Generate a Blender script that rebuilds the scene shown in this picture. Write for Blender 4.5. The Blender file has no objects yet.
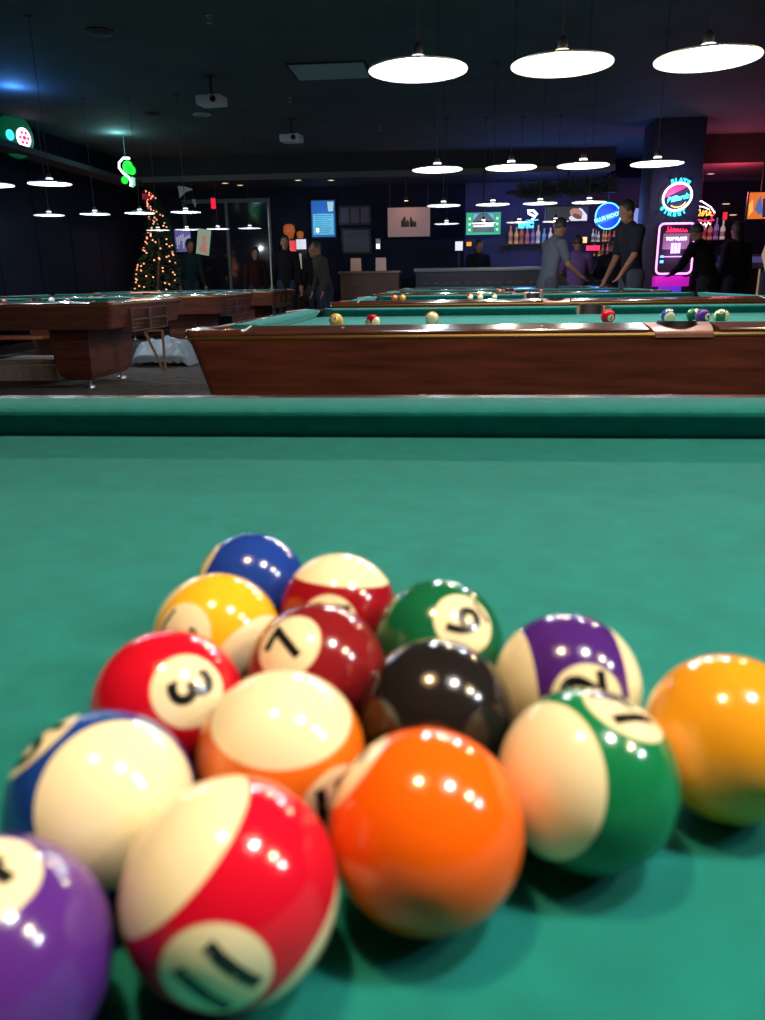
import bpy, bmesh, math, random
from mathutils import Vector, Matrix, noise
random.seed(7)
S = bpy.context.scene
COL = S.collection
PI = math.pi
R_ = math.radians

# ------------------------------------------------------------------ camera, world, exposure
FPX, PITCH, ROLL, YAW = 768.49, R_(16.691), R_(-0.822), R_(5.364)
ZCLOTH = .76
ZCAM = ZCLOTH + .028575 + .1547
_c, _s = math.cos(PITCH), math.sin(PITCH)
_r0, _D, _F = Vector((1, 0, 0)), Vector((0, -_s, -_c)), Vector((0, _c, -_s))
_rz = Matrix.Rotation(YAW, 3, 'Z')
EX = _rz @ (math.cos(ROLL) * _r0 - math.sin(ROLL) * _D)
EY = _rz @ (math.sin(ROLL) * _r0 + math.cos(ROLL) * _D)
FW = _rz @ _F
CAMPOS = Vector((0, 0, ZCAM))
cam_data = bpy.data.cameras.new('camera')
cam = bpy.data.objects.new('camera', cam_data)
COL.objects.link(cam)
m3 = Matrix((EX, -EY, -FW)).transposed()
cam.matrix_world = Matrix.Translation(CAMPOS) @ m3.to_4x4()
cam_data.sensor_fit = 'HORIZONTAL'
cam_data.sensor_width = 36
cam_data.lens = 36 * FPX / 765
cam_data.clip_start = .01
cam_data.dof.use_dof = True
cam_data.dof.focus_distance = 5.5
cam_data.dof.aperture_fstop = 13
S.camera = cam
S.view_settings.view_transform = 'Standard'
S.view_settings.look = 'None'
S.view_settings.gamma = 1
S.view_settings.use_curve_mapping = False
S.view_settings.exposure = 0
S.cycles.use_denoising = True
S.cycles.max_bounces = 6
S.cycles.sample_clamp_indirect = 4
w = bpy.data.worlds.new('room_air')
S.world = w
w.use_nodes = True
w.node_tree.nodes['Background'].inputs[0].default_value = (.25, .38, .55, 1)
w.node_tree.nodes['Background'].inputs[1].default_value = .012
LAMP_W = 25.0


def ray(u, v):
    return FW + EX * ((u - 382.5) / FPX) + EY * ((v - 510) / FPX)


def at_y(u, v, Y):
    d = ray(u, v)
    return CAMPOS + d * (Y / d.y)


def at_x(u, v, X):
    d = ray(u, v)
    return CAMPOS + d * (X / d.x)


def at_z(u, v, z):
    d = ray(u, v)
    return CAMPOS + d * ((z - ZCAM) / d.z)


# ------------------------------------------------------------------ materials
def mat(name, col, rough=.6, metal=0, emit=None, es=0, coat=0, spec=.5, nz=None, bump=None):
    """nz = (scale, amount[, stretch]) colour variation in object space; bump = (scale, strength)"""
    m = bpy.data.materials.new(name)
    m.use_nodes = True
    N, L = m.node_tree.nodes, m.node_tree.links
    b = N['Principled BSDF']
    b.inputs['Base Color'].default_value = (*col, 1)
    b.inputs['Roughness'].default_value = rough
    b.inputs['Metallic'].default_value = metal
    b.inputs['Coat Weight'].default_value = coat
    b.inputs['Coat Roughness'].default_value = .08
    b.inputs['Specular IOR Level'].default_value = spec
    if emit:
        b.inputs['Emission Color'].default_value = (*emit, 1)
        b.inputs['Emission Strength'].default_value = es
    if nz or bump:
        tc = N.new('ShaderNodeTexCoord')
    if nz:
        mp = N.new('ShaderNodeMapping')
        mp.inputs['Scale'].default_value = nz[2] if len(nz) > 2 else (1, 1, 1)
        L.new(tc.outputs['Object'], mp.inputs['Vector'])
        t = N.new('ShaderNodeTexNoise')
        t.inputs['Scale'].default_value = nz[0]
        t.inputs['Detail'].default_value = 5
        L.new(mp.outputs[0], t.inputs['Vector'])
        r = N.new('ShaderNodeValToRGB')
        r.color_ramp.elements[0].position = .3
        r.color_ramp.elements[1].position = .7
        r.color_ramp.elements[0].color = (*[c * (1 - nz[1]) for c in col], 1)
        r.color_ramp.elements[1].color = (*[min(1, c * (1 + nz[1])) for c in col], 1)
        L.new(t.outputs['Fac'], r.inputs[0])
        L.new(r.outputs[0], b.inputs['Base Color'])
    if bump:
        t2 = N.new('ShaderNodeTexNoise')
        t2.inputs['Scale'].default_value = bump[0]
        L.new(tc.outputs['Object'], t2.inputs['Vector'])
        bp = N.new('ShaderNodeBump')
        bp.inputs['Strength'].default_value = bump[1]
        bp.inputs['Distance'].default_value = .002
        L.new(t2.outputs['Fac'], bp.inputs['Height'])
        L.new(bp.outputs[0], b.inputs['Normal'])
    return m


def glow(name, col, s, body=None):
    return mat(name, body or col, .4, emit=col, es=s)


CREAM = (.93, .84, .54)


def ball_mat(name, col, stripe):
    """ball colour in object space: number discs on +-X, stripe around the Z axis"""
    m = bpy.data.materials.new(name)
    m.use_nodes = True
    N, L = m.node_tree.nodes, m.node_tree.links
    b = N['Principled BSDF']
    b.inputs['Roughness'].default_value = .13
    b.inputs['Coat Weight'].default_value = .1
    b.inputs['Coat Roughness'].default_value = .05
    tc = N.new('ShaderNodeTexCoord')
    vm = N.new('ShaderNodeVectorMath'); vm.operation = 'NORMALIZE'
    L.new(tc.outputs['Object'], vm.inputs[0])
    sx = N.new('ShaderNodeSeparateXYZ')
    L.new(vm.outputs[0], sx.inputs[0])

    def absgt(out, thr):
        a = N.new('ShaderNodeMath'); a.operation = 'ABSOLUTE'
        L.new(out, a.inputs[0])
        g = N.new('ShaderNodeMapRange')
        g.inputs['From Min'].default_value = thr - .006
        g.inputs['From Max'].default_value = thr + .006
        L.new(a.outputs[0], g.inputs['Value'])
        return g.outputs[0]
    f = absgt(sx.outputs[0], .888)
    if stripe:
        g = absgt(sx.outputs[2], .585)
        mx = N.new('ShaderNodeMath'); mx.operation = 'MAXIMUM'
        L.new(f, mx.inputs[0]); L.new(g, mx.inputs[1])
        f = mx.outputs[0]
    mix = N.new('ShaderNodeMix'); mix.data_type = 'RGBA'
    mix.inputs['A'].default_value = (*col, 1)
    mix.inputs['B'].default_value = (*CREAM, 1)
    L.new(f, mix.inputs['Factor'])
    L.new(mix.outputs['Result'], b.inputs['Base Color'])
    return m


M = {}
M['cloth'] = mat('green_cloth', (.005, .165, .148), .95, nz=(40, .13), bump=(900, .25), spec=.2)
_b = M['cloth'].node_tree.nodes['Principled BSDF']
_b.inputs['Sheen Weight'].default_value = .35
_b.inputs['Sheen Roughness'].default_value = .4
_b.inputs['Sheen Tint'].default_value = (.32, .9, .9, 1)
M['wood'] = mat('mahogany_side', (.135, .036, .020), .40, nz=(3, .45, (1.2, 1.2, 14)), coat=.25)
M['rail'] = mat('polished_rail_wood', (.16, .052, .030), .22, nz=(4, .35, (1, 6, 6)), coat=.6)
M['cap'] = mat('copper_brown_casting', (.42, .165, .095), .4, metal=.3, coat=.3)
M['gold'] = mat('brass_trim', (.75, .48, .16), .28, metal=.9)
M['black'] = mat('black_rubber', (.012, .012, .013), .6)
M['darkwood'] = mat('dark_wood', (.03, .011, .007), .5, nz=(3, .4, (1, 1, 8)))
M['orangewood'] = mat('orange_brown_wood', (.22, .06, .02), .45, nz=(3, .35, (1, 1, 10)))
M['wood2'] = mat('dim_brown_wood', (.05, .02, .012), .5, nz=(3, .35, (1, 1, 10)))
M['steel'] = mat('steel', (.5, .5, .52), .3, metal=.9)
M['shade_out'] = mat('dark_grey_enamel', (.018, .022, .024), .6)
M['shade_in'] = mat('white_enamel', (.30, .30, .29), .5)
M['carpet'] = mat('grey_brown_carpet', (.19, .17, .155), .95, nz=(7, .3), bump=(300, .3), spec=.1)
M['ceil'] = mat('dark_ceiling_paint', (.055, .075, .078), .9, nz=(2, .15))
M['wall'] = mat('dark_panel_wall', (.0025, .0040, .010), .95, spec=.08, nz=(2, .2))
M['wallbar'] = mat('dusky_blue_bar_wall', (.042, .038, .10), .7, nz=(2, .2))
M['soffit'] = mat('dark_grey_soffit', (.022, .025, .032), .9)
M['white'] = mat('white_plastic', (.6, .62, .62), .5)
M['paper'] = mat('white_paper', (.75, .73, .70), .7)
M['cable'] = mat('dark_cable', (.03, .038, .042), .7)
M['skin'] = mat('skin', (.22, .105, .075), .7, spec=.1)  # dim light put into the skin colour of the background figures
M['hair'] = mat('dark_hair', (.012, .009, .008), .6)
M['green_leaf'] = mat('dark_evergreen', (.010, .03, .012), .8, nz=(8, .4))


# ------------------------------------------------------------------ mesh builders
class MB:
    def __init__(self):
        self.bm = bmesh.new()

    def box(self, x0, x1, y0, y1, z0, z1, bev=0):
        r = bmesh.ops.create_cube(self.bm, size=1)
        vs = r['verts']
        bmesh.ops.scale(self.bm, vec=(abs(x1 - x0), abs(y1 - y0), abs(z1 - z0)), verts=vs)
        bmesh.ops.translate(self.bm, vec=((x0 + x1) / 2, (y0 + y1) / 2, (z0 + z1) / 2), verts=vs)
        if bev:
            es = list({e for v in vs for e in v.link_edges})
            bmesh.ops.bevel(self.bm, geom=es, offset=bev, segments=2, affect='EDGES', profile=.5)
        return self

    def loft(self, loops, cap0=True, cap1=True, closed=True):
        rows = [[self.bm.verts.new(p) for p in lp] for lp in loops]
        n = len(rows[0])
        for a, b in zip(rows, rows[1:]):
            for i in range(n if closed else n - 1):
                j = (i + 1) % n
                try:
                    self.bm.faces.new((a[i], a[j], b[j], b[i]))
                except ValueError:
                    pass
        if cap0:
            self.bm.faces.new(list(reversed(rows[0])))
        if cap1:
            self.bm.faces.new(rows[-1])
        return self

    def lathe(self, prof, n=32, c=(0, 0, 0), cap=True, axis='Z'):
        loops = []
        for r, z in prof:
            r = max(r, 1e-5)
            lp = []
            for i in range(n):
                a = 2 * PI * i / n
                p = (r * math.cos(a), r * math.sin(a), z)
                if axis == 'Y':
                    p = (p[0], p[2], p[1])
                if axis == 'X':
                    p = (p[2], p[0], p[1])
                lp.append((p[0] + c[0], p[1] + c[1], p[2] + c[2]))
            loops.append(lp)
        return self.loft(loops, cap, cap)

    def tube(self, pts, r, n=8, closed=False):
        pts = [Vector(p) for p in pts]
        rs = r if isinstance(r, (list, tuple)) else [r] * len(pts)
        loops = []
        up = None
        m = len(pts)
        for i, p in enumerate(pts):
            if closed:
                d = (pts[(i + 1) % m] - pts[(i - 1) % m]).normalized()
            else:
                d = (pts[min(i + 1, m - 1)] - pts[max(i - 1, 0)]).normalized()
            if up is None:
                up = Vector((0, 0, 1)) if abs(d.z) < .9 else Vector((0, 1, 0))
            s = d.cross(up).normalized()
            up = s.cross(d).normalized()
            loops.append([p + (s * math.cos(2 * PI * k / n) + up * math.sin(2 * PI * k / n)) * rs[i] for k in range(n)])
        if closed:
            loops.append(loops[0])
            return self.loft(loops, False, False)
        return self.loft(loops)

    def prism(self, poly, z0, z1):
        return self.loft([[(x, y, z0) for x, y in poly], [(x, y, z1) for x, y in poly]])

    def prism_y(self, poly, y0, y1):
        """poly in (x,z)"""
        return self.loft([[(x, y0, z) for x, z in poly], [(x, y1, z) for x, z in poly]])

    def ico(self, r, c=(0, 0, 0), sub=2, sc=(1, 1, 1)):
        q = bmesh.ops.create_icosphere(self.bm, subdivisions=sub, radius=r)
        bmesh.ops.scale(self.bm, vec=sc, verts=q['verts'])
        bmesh.ops.translate(self.bm, vec=c, verts=q['verts'])
        return self

    def mesh(self, name, smooth=True):
        me = bpy.data.meshes.new(name)
        bmesh.ops.remove_doubles(self.bm, verts=self.bm.verts, dist=1e-6)
        bmesh.ops.recalc_face_normals(self.bm, faces=self.bm.faces)
        if smooth:
            for f in self.bm.faces:
                f.smooth = True
            for e in self.bm.edges:
                if len(e.link_faces) == 2 and e.calc_face_angle(0) > R_(38):
                    e.smooth = False
        self.bm.to_mesh(me)
        self.bm.free()
        return me

    def build(self, name, m, parent=None, loc=None, smooth=True):
        return link(name, self.mesh(name, smooth), m, parent, loc)


def link(name, me, m, parent=None, loc=None):
    o = bpy.data.objects.new(name, me)
    COL.objects.link(o)
    if m and not me.materials:
        me.materials.append(m)
    if parent:
        o.parent = parent
    if loc is not None:
        o.location = loc
    return o


def tag(o, label, cat, group=None, kind=None):
    o['label'] = label
    if cat:
        o['category'] = cat
    if group:
        o['group'] = group
    if kind:
        o['kind'] = kind
    return o


def thing(name, label, cat, loc=(0, 0, 0), rz=0, group=None):
    o = bpy.data.objects.new(name, None)
    COL.objects.link(o)
    o.location = loc
    o.rotation_euler = (0, 0, rz)
    o.empty_display_size = .05
    return tag(o, label, cat, group)


def struct(o):
    o['kind'] = 'structure'
    return o


def dup(root, loc, label, group=None, rz=None):
    r = root.copy()
    COL.objects.link(r)
    r.location = loc
    if rz is not None:
        r.rotation_euler = (0, 0, rz)
    r['label'] = label
    if group:
        r['group'] = group
    for ch in root.children:
        c = ch.copy()
        COL.objects.link(c)
        c.parent = r
        for g in ch.children:
            d = g.copy()
            COL.objects.link(d)
            d.parent = c
    return r


def boolean(me, cutter_me):
    """difference of two meshes, returned as a new mesh"""
    a = bpy.data.objects.new('work', me)
    b = bpy.data.objects.new('work_cutter', cutter_me)
    COL.objects.link(a)
    COL.objects.link(b)
    md = a.modifiers.new('cut', 'BOOLEAN')
    md.operation = 'DIFFERENCE'
    md.object = b
    md.solver = 'EXACT'
    dg = bpy.context.evaluated_depsgraph_get()
    out = bpy.data.meshes.new_from_object(a.evaluated_get(dg))
    bpy.data.objects.remove(a)
    bpy.data.objects.remove(b)
    return out


def text_mesh(txt, size, extrude=.002, bevel=0, align='CENTER', shear=0, space=1, sub=False):
    cu = bpy.data.curves.new('lettering', 'FONT')
    cu.body = txt
    cu.size = size
    cu.extrude = extrude
    cu.align_x = align
    cu.align_y = 'CENTER'
    cu.shear = shear
    cu.space_character = space
    cu.offset = bevel
    o = bpy.data.objects.new('work', cu)
    COL.objects.link(o)
    dg = bpy.context.evaluated_depsgraph_get()
    me = bpy.data.meshes.new_from_object(o.evaluated_get(dg))
    bpy.data.objects.remove(o)
    return me


UPRIGHT = (PI / 2, 0, 0)          # text lying in XY -> standing, facing -Y


def sign_text(txt, size, m, parent, loc, rot=0, name='lettering', shear=0, bold=0, extrude=.003, space=1):
    o = link(name, text_mesh(txt, size, extrude, bold, shear=shear, space=space), m, parent, loc)
    o.rotation_euler = (PI / 2, -rot, 0)
    return o


def arc_text(txt, size, m, parent, cx, cz, rx, rz, a0, a1, y=0, inward=False, bold=.002):
    """letters along an arc in one mesh"""
    bm = bmesh.new()
    n = len(txt)
    for i, ch in enumerate(txt):
        a = a0 + (a1 - a0) * (i / (n - 1))
        me = text_mesh(ch, size, .004, bold)
        b2 = bmesh.new()
        b2.from_mesh(me)
        rot = a - PI / 2 if not inward else a + PI / 2
        mt = Matrix.Translation((cx + rx * math.cos(a), y, cz + rz * math.sin(a))) @ Matrix.Rotation(-rot, 4, 'Y') @ Matrix.Rotation(PI / 2, 4, 'X')
        b2.transform(mt)
        tmp = bpy.data.meshes.new('t')
        b2.to_mesh(tmp)
        b2.free()
        bm.from_mesh(tmp)
    me = bpy.data.meshes.new('lettering')
    bm.to_mesh(me)
    bm.free()
    return link('lettering', me, m, parent)


def rrect(x0, x1, y0, y1, r, z, n=5):
    pts = []
    for cx, cy, a0 in ((x1 - r, y1 - r, 0), (x0 + r, y1 - r, 90), (x0 + r, y0 + r, 180), (x1 - r, y0 + r, 270)):
        for k in range(n + 1):
            a = R_(a0 + 90 * k / n)
            pts.append((cx + r * math.cos(a), cy + r * math.sin(a), z))
    return pts


def ellipse(cx, cz, rx, rz, y=0, tilt=0, a0=0, a1=2 * PI, n=40):
    out = []
    for i in range(n):
        a = a0 + (a1 - a0) * i / (n if abs(a1 - a0 - 2 * PI) < 1e-4 else n - 1)
        x, z = rx * math.cos(a), rz * math.sin(a)
        out.append((cx + x * math.cos(tilt) - z * math.sin(tilt), y, cz + x * math.sin(tilt) + z * math.cos(tilt)))
    return out


# ------------------------------------------------------------------ room shell
XL, XR, YF, YB, ZC = -6.35, 7.2, -3.0, 17.2, 3.2
struct(MB().box(XL, XR, YF, YB, -.1, 0).build('floor', M['carpet']))
struct(MB().box(XL, XR, YF, YB, ZC, ZC + .1).build('ceiling', M['ceil']))
o = MB()
o.box(XL - .1, XL, YF, YB, 0, ZC)
for k in range(18):       # vertical panel battens on the left wall
    y = -2.4 + k * 1.1
    o.box(XL, XL + .012, y, y + .03, .1, ZC - .05)
struct(o.build('wall_left', M['wall']))
struct(MB().box(XR, XR + .1, YF, YB, 0, ZC).build('wall_right', M['wall']))
struct(MB().box(XL, XR, YF - .1, YF, 0, ZC).build('wall_front', M['wall']))
struct(MB().box(XL, .2, YB, YB + .1, 0, ZC).box(4.4, XR, YB, YB + .1, 0, ZC).box(.2, 4.4, YB, YB + .1, 2.85, ZC).box(.2, 4.4, YB, YB + .1, 0, 1.0).build('wall_back', mat('dark_blue_back_wall', (.013, .015, .030), .9, spec=.1, nz=(2, .2))))
struct(MB().box(.2, 4.4, YB + .02, YB + .12, 1.0, 2.85).build('wall_back_bar', M['wallbar']))
struct(MB().box(XL, 2.9, 15.6, YB, 2.82, ZC).build('trim_1', M['soffit']))            # lowered soffit along the back
mold = MB()
mold.box(XL, 2.9, 15.56, 15.6, 2.80, 2.90)
struct(mold.build('trim_2', mat('pale_soffit_edge', (.10, .10, .09), .8)))
struct(MB().box(XL, XL + .35, -1, 15.5, 2.72, 2.80).build('trim_3', M['soffit']))     # ledge along the left wall
struct(MB().box(XL, XL + .02, YF, YB, 0, .12).build('baseboard_left', M['darkwood']))
# the column that carries the neon sign and jukebox
pA, pB = at_y(650, 200, 13.0), at_y(700, 200, 13.0)
struct(MB().box(pA.x, pB.x, 13.0, 13.75, 0, ZC, .01).build('trim_4', mat('dark_violet_column', (.035, .025, .06), .7)))
struct(MB().box(pB.x, XR, 14.6, YB, 2.75, ZC).build('trim_5', mat('maroon_soffit', (.12, .045, .06), .8)))
struct(MB().box(pA.x - .1, 7.19, 16.6, 16.7, 2.68, 2.75).build('trim_6', M['soffit']))

# ------------------------------------------------------------------ pool table prototype
TL, TW = 3.15, 1.796
ZR0, ZRO, ZRI = .738, .789, .8005      # rail bottom, outer top, top at cushion back
hx, hy = TL / 2, TW / 2
RW, NOSE = .118, .192
PC = [(-hx + .125, -hy + .125), (hx - .125, -hy + .125), (-hx + .125, hy - .125), (hx - .125, hy - .125), (0, -hy + .098), (0, hy - .098)]
PR = [.068] * 4 + [.062] * 2


def cutter(grow=0):
    b = MB()
    for (x, y), r in zip(PC, PR):
        b.lathe([(r + grow, .5), (r + grow, 1.0)], 28, (x, y, 0))
    return b.mesh('cutter', False)


def table_proto():
    t = thing('pool_table', '', 'pool table', group='pool tables')
    # bed
    bed = MB().box(-hx + .10, hx - .10, -hy + .10, hy - .10, .700, ZCLOTH).mesh('playing_surface', False)
    link('playing_surface', boolean(bed, cutter()), M['cloth'], t)
    # apron: tapered body
    a = MB()
    a.loft([rrect(-hx + .135, hx - .135, -hy + .135, hy - .135, .05, .695),
            rrect(-hx + .10, hx - .10, -hy + .10, hy - .10, .04, .750),
            rrect(-hx + .012, hx - .012, -hy + .012, hy - .012, .035, .764),
            rrect(-hx + .058, hx - .058, -hy + .058, hy - .058, .035, .565),
            rrect(-hx + .12, hx - .12, -hy + .12, hy - .12, .05, .560),
            rrect(-hx + .12, hx - .12, -hy + .12, hy - .12, .05, .60)])
    a.build('apron', M['wood'], t)
    g = MB()
    out = [rrect(-hx + d, hx - d, -hy + d, hy - d, .038, z) for d, z in ((.016, .764), (.004, .765), (.002, .770), (.004, .776), (.016, .777), (.016, .764))]
    g.loft(out, False, False)
    g.build('trim_strip', M['gold'], t)
    # rails (six) with profile in (outward distance d, z)
    prof = [(.012, .7775), (.003, .779), (.002, .784), (.009, .7885), (.022, ZRO + .001), (RW, ZRI), (RW, .7775)]
    cush = [(RW, ZRI), (RW + .004, ZRI + .001), (NOSE - .008, .7985), (NOSE, .795), (NOSE - .001, .790), (NOSE - .028, .763), (NOSE - .028, .7605), (RW, .7605)]
    cut = cutter(.003)

    def seg(a0, a1, side):
        """long sides: side=(0,-1)/(0,1) run along x; ends: (-1,0)/(1,0) run along y"""
        def P(s, d, z):
            if side[0] == 0:
                return (s, side[1] * (hy - d), z)
            return (side[0] * (hx - d), s, z)
        return P
    for side in ((0, -1), (0, 1), (-1, 0), (1, 0)):
        half = hx if side[0] == 0 else hy
        runs = [(-half + .20, -.106), (.106, half - .20)] if side[0] == 0 else [(-half + .20, half - .20)]
        P = seg(0, 0, side)
        for a0, a1 in runs:
            b = MB()
            b.loft([[P(a0, d, z) for d, z in prof], [P(a1, d, z) for d, z in prof]])
            r = link('rail', b.mesh('rail'), M['rail'], t)
            # sights inlaid in the rail
            for k in range(1, 4):
                sg = MB()
                s = a0 + (a1 - a0) * k / 4
                sg.bm.faces.new([sg.bm.verts.new(P(s + dx, .062 + dy, ZRO + .0078 + dy * .12)) for dx, dy in ((-.007, 0), (0, -.007), (.007, 0), (0, .007))])
                sg.build('sight', M['paper'], r)
        runs2 = [(-half + .19, -.07, .06, .02), (.07, half - .19, .02, .06)] if side[0] == 0 else [(-half + .19, half - .19, .06, .06)]
        for a0, a1, k0, k1 in runs2:
            b = MB()
            w_ = NOSE - RW
            b.loft([[P(a0 + (d - RW) / w_ * k0, d, z) for d, z in cush], [P(a1 - (d - RW) / w_ * k1, d, z) for d, z in cush]])
            b.build('cushion', M['cloth'], t)
    # corner castings
    for i, (sx, sy) in enumerate(((-1, -1), (1, -1), (-1, 1), (1, 1))):
        rr = .045
        poly = [(.2, 0)]
        poly += [(.2, RW), (RW, RW), (RW, .2), (0, .2)]
        poly += [(rr - rr * math.cos(R_(q)), rr - rr * math.sin(R_(q))) for q in range(0, 91, 15)]
        pts = [(sx * (hx - x), sy * (hy - y)) for x, y in poly]
        b = MB()
        ctr = (sx * (hx - .1), sy * (hy - .1))
        b.loft([[(x, y, z) for x, y in [(ctr[0] + (p[0] - ctr[0]) * k, ctr[1] + (p[1] - ctr[1]) * k) for p in pts]] for z, k in ((.7775, .99), (.779, .999), (.784, 1), (.789, .993), (.795, .96))])
        link('corner_cap', boolean(b.mesh('corner_cap'), cutter_corner(i)), M['capwood'], t)
        for (dx0, dy0, dx1, dy1) in ((.2, .004, .2, RW), (.004, .2, RW, .2)):
            ed = MB()
            ed.tube([(sx * (hx - dx0), sy * (hy - dy0), .789), (sx * (hx - dx1), sy * (hy - dy1), .8005)], .0025, 6)
            ed.build('seam', M['paper'], t)
    # side castings
    for i, sy in ((4, -1), (5, 1)):
        pf = [(-.004, .762), (-.004, .769), (.004, .777), (.022, .785), (.06, .794), (RW, .8012), (RW, .762)]
        b = MB()
        b.loft([[(sx * (.086 + .018 * max(0, d) / RW), sy * (hy - d), z) for d, z in pf] for sx in (-1, 1)])
        link('side_cap', boolean(b.mesh('side_cap'), cutter_corner(i)), M['cap'], t)
    # pocket liners
    for i, ((x, y), r) in enumerate(zip(PC, PR)):
        b = MB()
        r2 = r - .002
        b.lathe([(r2, .757), (r2, .712), (r2 - .006, .706), (.001, .706), (.001, .711), (r2 - .010, .712), (r2 - .008, .757), (r2, .757)], 28, (x, y, 0), False)
        # raised back collar
        d = Vector((x if i < 4 else 0, y)).normalized()
        base = math.atan2(math.copysign(1, y), math.copysign(1, x)) if i < 4 else math.copysign(PI / 2, y)
        n = 14
        lo = []
        for k in range(n + 1):
            a = base + R_(-100 + 200 * k / n)
            ca, sa = math.cos(a), math.sin(a)
            lo.append([(x + rr * ca, y + rr * sa, z) for rr, z in ((r2, .757), (r2, .788 + (.014 if i > 3 else 0)), (r2 - .003, .794 + (.014 if i > 3 else 0)), (r2 - .009, .793 + (.014 if i > 3 else 0)), (r2 - .009, .757))])
        b.loft(lo)
        b.build('pocket_liner', M['black'], t)
    # pedestal legs
    for sx in (-1, 1):
        b = MB()
        x = sx * (hx - .62)
        b.loft([[(x + dx, dy, z) for dx, dy in ((-w1, -d1), (w1, -d1), (w1, d1), (-w1, d1))] for z, w1, d1 in ((.562, .185, .50), (.30, .175, .49), (.14, .16, .46), (.075, .12, .40))])
        lg = b.build('leg', M['wood'], t, smooth=False)
        for sy in (-1, 1):
            MB().lathe([(.018, .08), (.018, .03), (.045, .022), (.05, .0), (.001, 0)], 14, (x + sx * .08, sy * .36, 0)).build('leveller_foot', M['steel'], lg)
    # ball box with four compartments at the +x end
    b = MB()
    x0 = hx - .055
    y0, y1, z0, z1 = -.50, .36, .535, .715
    ym, zm = (y0 + y1) / 2, (z0 + z1) / 2
    for (ya, yb, za, zb) in ((y0, y1, z0 - .015, z0), (y0, y1, z1, z1 + .015), (y0, y1, zm - .008, zm + .008), (y0 - .02, y0, z0 - .015, z1 + .015), (y1, y1 + .02, z0 - .015, z1 + .015), (ym - .025, ym + .025, z0, z1)):
        b.box(x0 - .05, x0 + .055, ya, yb, za, zb)
    b.box(x0 - .06, x0 - .03, y0, y1, z0, z1)
    b.build('ball_box', mat('ball_box_brown', (.10, .055, .045), .5), t, smooth=False)
    return t


M['capwood'] = mat('red_brown_corner_cap', (.22, .062, .032), .25, coat=.5)


def cutter_corner(i):
    (x, y), r = PC[i], PR[i]
    return MB().lathe([(r + .001, .5), (r + .001, 1.0)], 28, (x, y, 0)).mesh('cutter', False)


TP = table_proto()
XT = .70
TY = {0: 1.08 - hy}
for k in range(1, 5):
    TY[k] = 2.469 + hy + 3.063 * (k - 1)
TP.location = (XT, TY[0], 0)
TP['label'] = 'nearest green pool table, holding the loose rack of balls in the foreground'
dup(TP, (XT, TY[1], 0), 'pool table just behind the nearest one, its long dark side facing the camera')
dup(TP, (XT, TY[2], 0), 'third pool table from the camera in the right-hand row')
dup(TP, (XT, TY[3], 0), 'fourth pool table from the camera in the right-hand row')
dup(TP, (XT, TY[4], 0), 'farthest pool table of the right-hand row, in front of the bar')
XLT = -2.885 - hx
LY = {k: 6.5 + hy + 3.063 * (k - 1) for k in (1, 2, 3)}
dup(TP, (XLT, LY[1], 0), 'nearest pool table of the left-hand row, ball box and pedestal leg in view')
dup(TP, (XLT, LY[2], 0), 'middle pool table of the left-hand row, orange-lit side')
dup(TP, (XLT, LY[3], 0), 'farthest pool table of the left-hand row, near the lit tree')

# ------------------------------------------------------------------ pendant lamps
LR, LH = .191, .050
LZ = 1.745


def lamp_proto(kind, col, rgb, lz, e):
    t = thing('pendant_lamp', '', 'pendant lamp', group='pendant lamps over the pool tables')
    # shade: closed wall, inner white, outer dark
    pr_out = [(LR, 0), (LR * .97, .008), (LR * .72, .020), (LR * .42, .029), (.055, .034), (.036, .036)]
    b = MB()
    b.lathe(pr_out, 40, cap=False)
    so = b.build('shade', M['shade_out'], t)
    b = MB()
    b.lathe([(LR - .003, .001), (LR * .97 - .004, .006), (LR * .72 - .004, .016), (LR * .42 - .004, .025), (.050, .030), (.001, .032)], 40, cap=False)
    b.build('reflector', M['shade_in'], so)
    MB().lathe([(LR - .004, .001), (LR + .002, -.001), (LR + .003, .004), (LR, .006)], 40, cap=False).build('rim', M['shade_in'], so)
    MB().lathe([(.026, .034), (.030, .036), (.030, .050), (.024, .053), (.001, .054)], 16).build('glass_collar', glow('collar_' + kind, col, 1.6), t)  # added glowing collar, gives the bright spot above the rim
    MB().lathe([(.018, .0535), (.020, .057), (.018, .085), (.010, .096), (.004, .10)], 16).build('socket', M['black'], t)
    MB().lathe([(.012, .032), (.018, .030), (.030, .022), (.033, .014), (.027, .006), (.014, .001), (.001, .0)], 20).build('bulb', glow('bulb_' + kind, col, 14), t)
    L = bpy.data.lights.new('bulb_light_' + kind, 'POINT')
    L.energy = LAMP_W * e
    L.color = rgb
    L.shadow_soft_size = .027
    lo = bpy.data.objects.new('bulb_light', L)
    COL.objects.link(lo)
    lo.parent = t
    lo.location = (0, 0, -.029)
    z = ZC - lz
    MB().tube([(0, 0, LH + .06), (0, 0, z - .02)], .003, 6).build('cord', M['cable'], t)
    MB().lathe([(.005, z - .02), (.03, z - .008), (.033, z), (.001, z)], 16).build('ceiling_rose', M['cable'], t)
    return t


KIND = {'cool': ((.82, .90, 1.0), (.86, .93, 1.0)), 'warm': ((1.0, .80, .52), (1.0, .77, .50)), 'white': ((1, .97, .9), (1, .95, .86)), 'amber': ((1.0, .62, .28), (1.0, .64, .33))}
LP = {}


def lamp(x, y, kind, label, lz=None, e=1):
    lz = lz or LZ
    p = (x, y, lz)
    key = (kind, lz, e)
    if key not in LP:
        LP[key] = lamp_proto(kind, *KIND[kind], lz, e)
        LP[key].location = p
        LP[key]['label'] = label
        return LP[key]
    return dup(LP[key], p, label)


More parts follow.
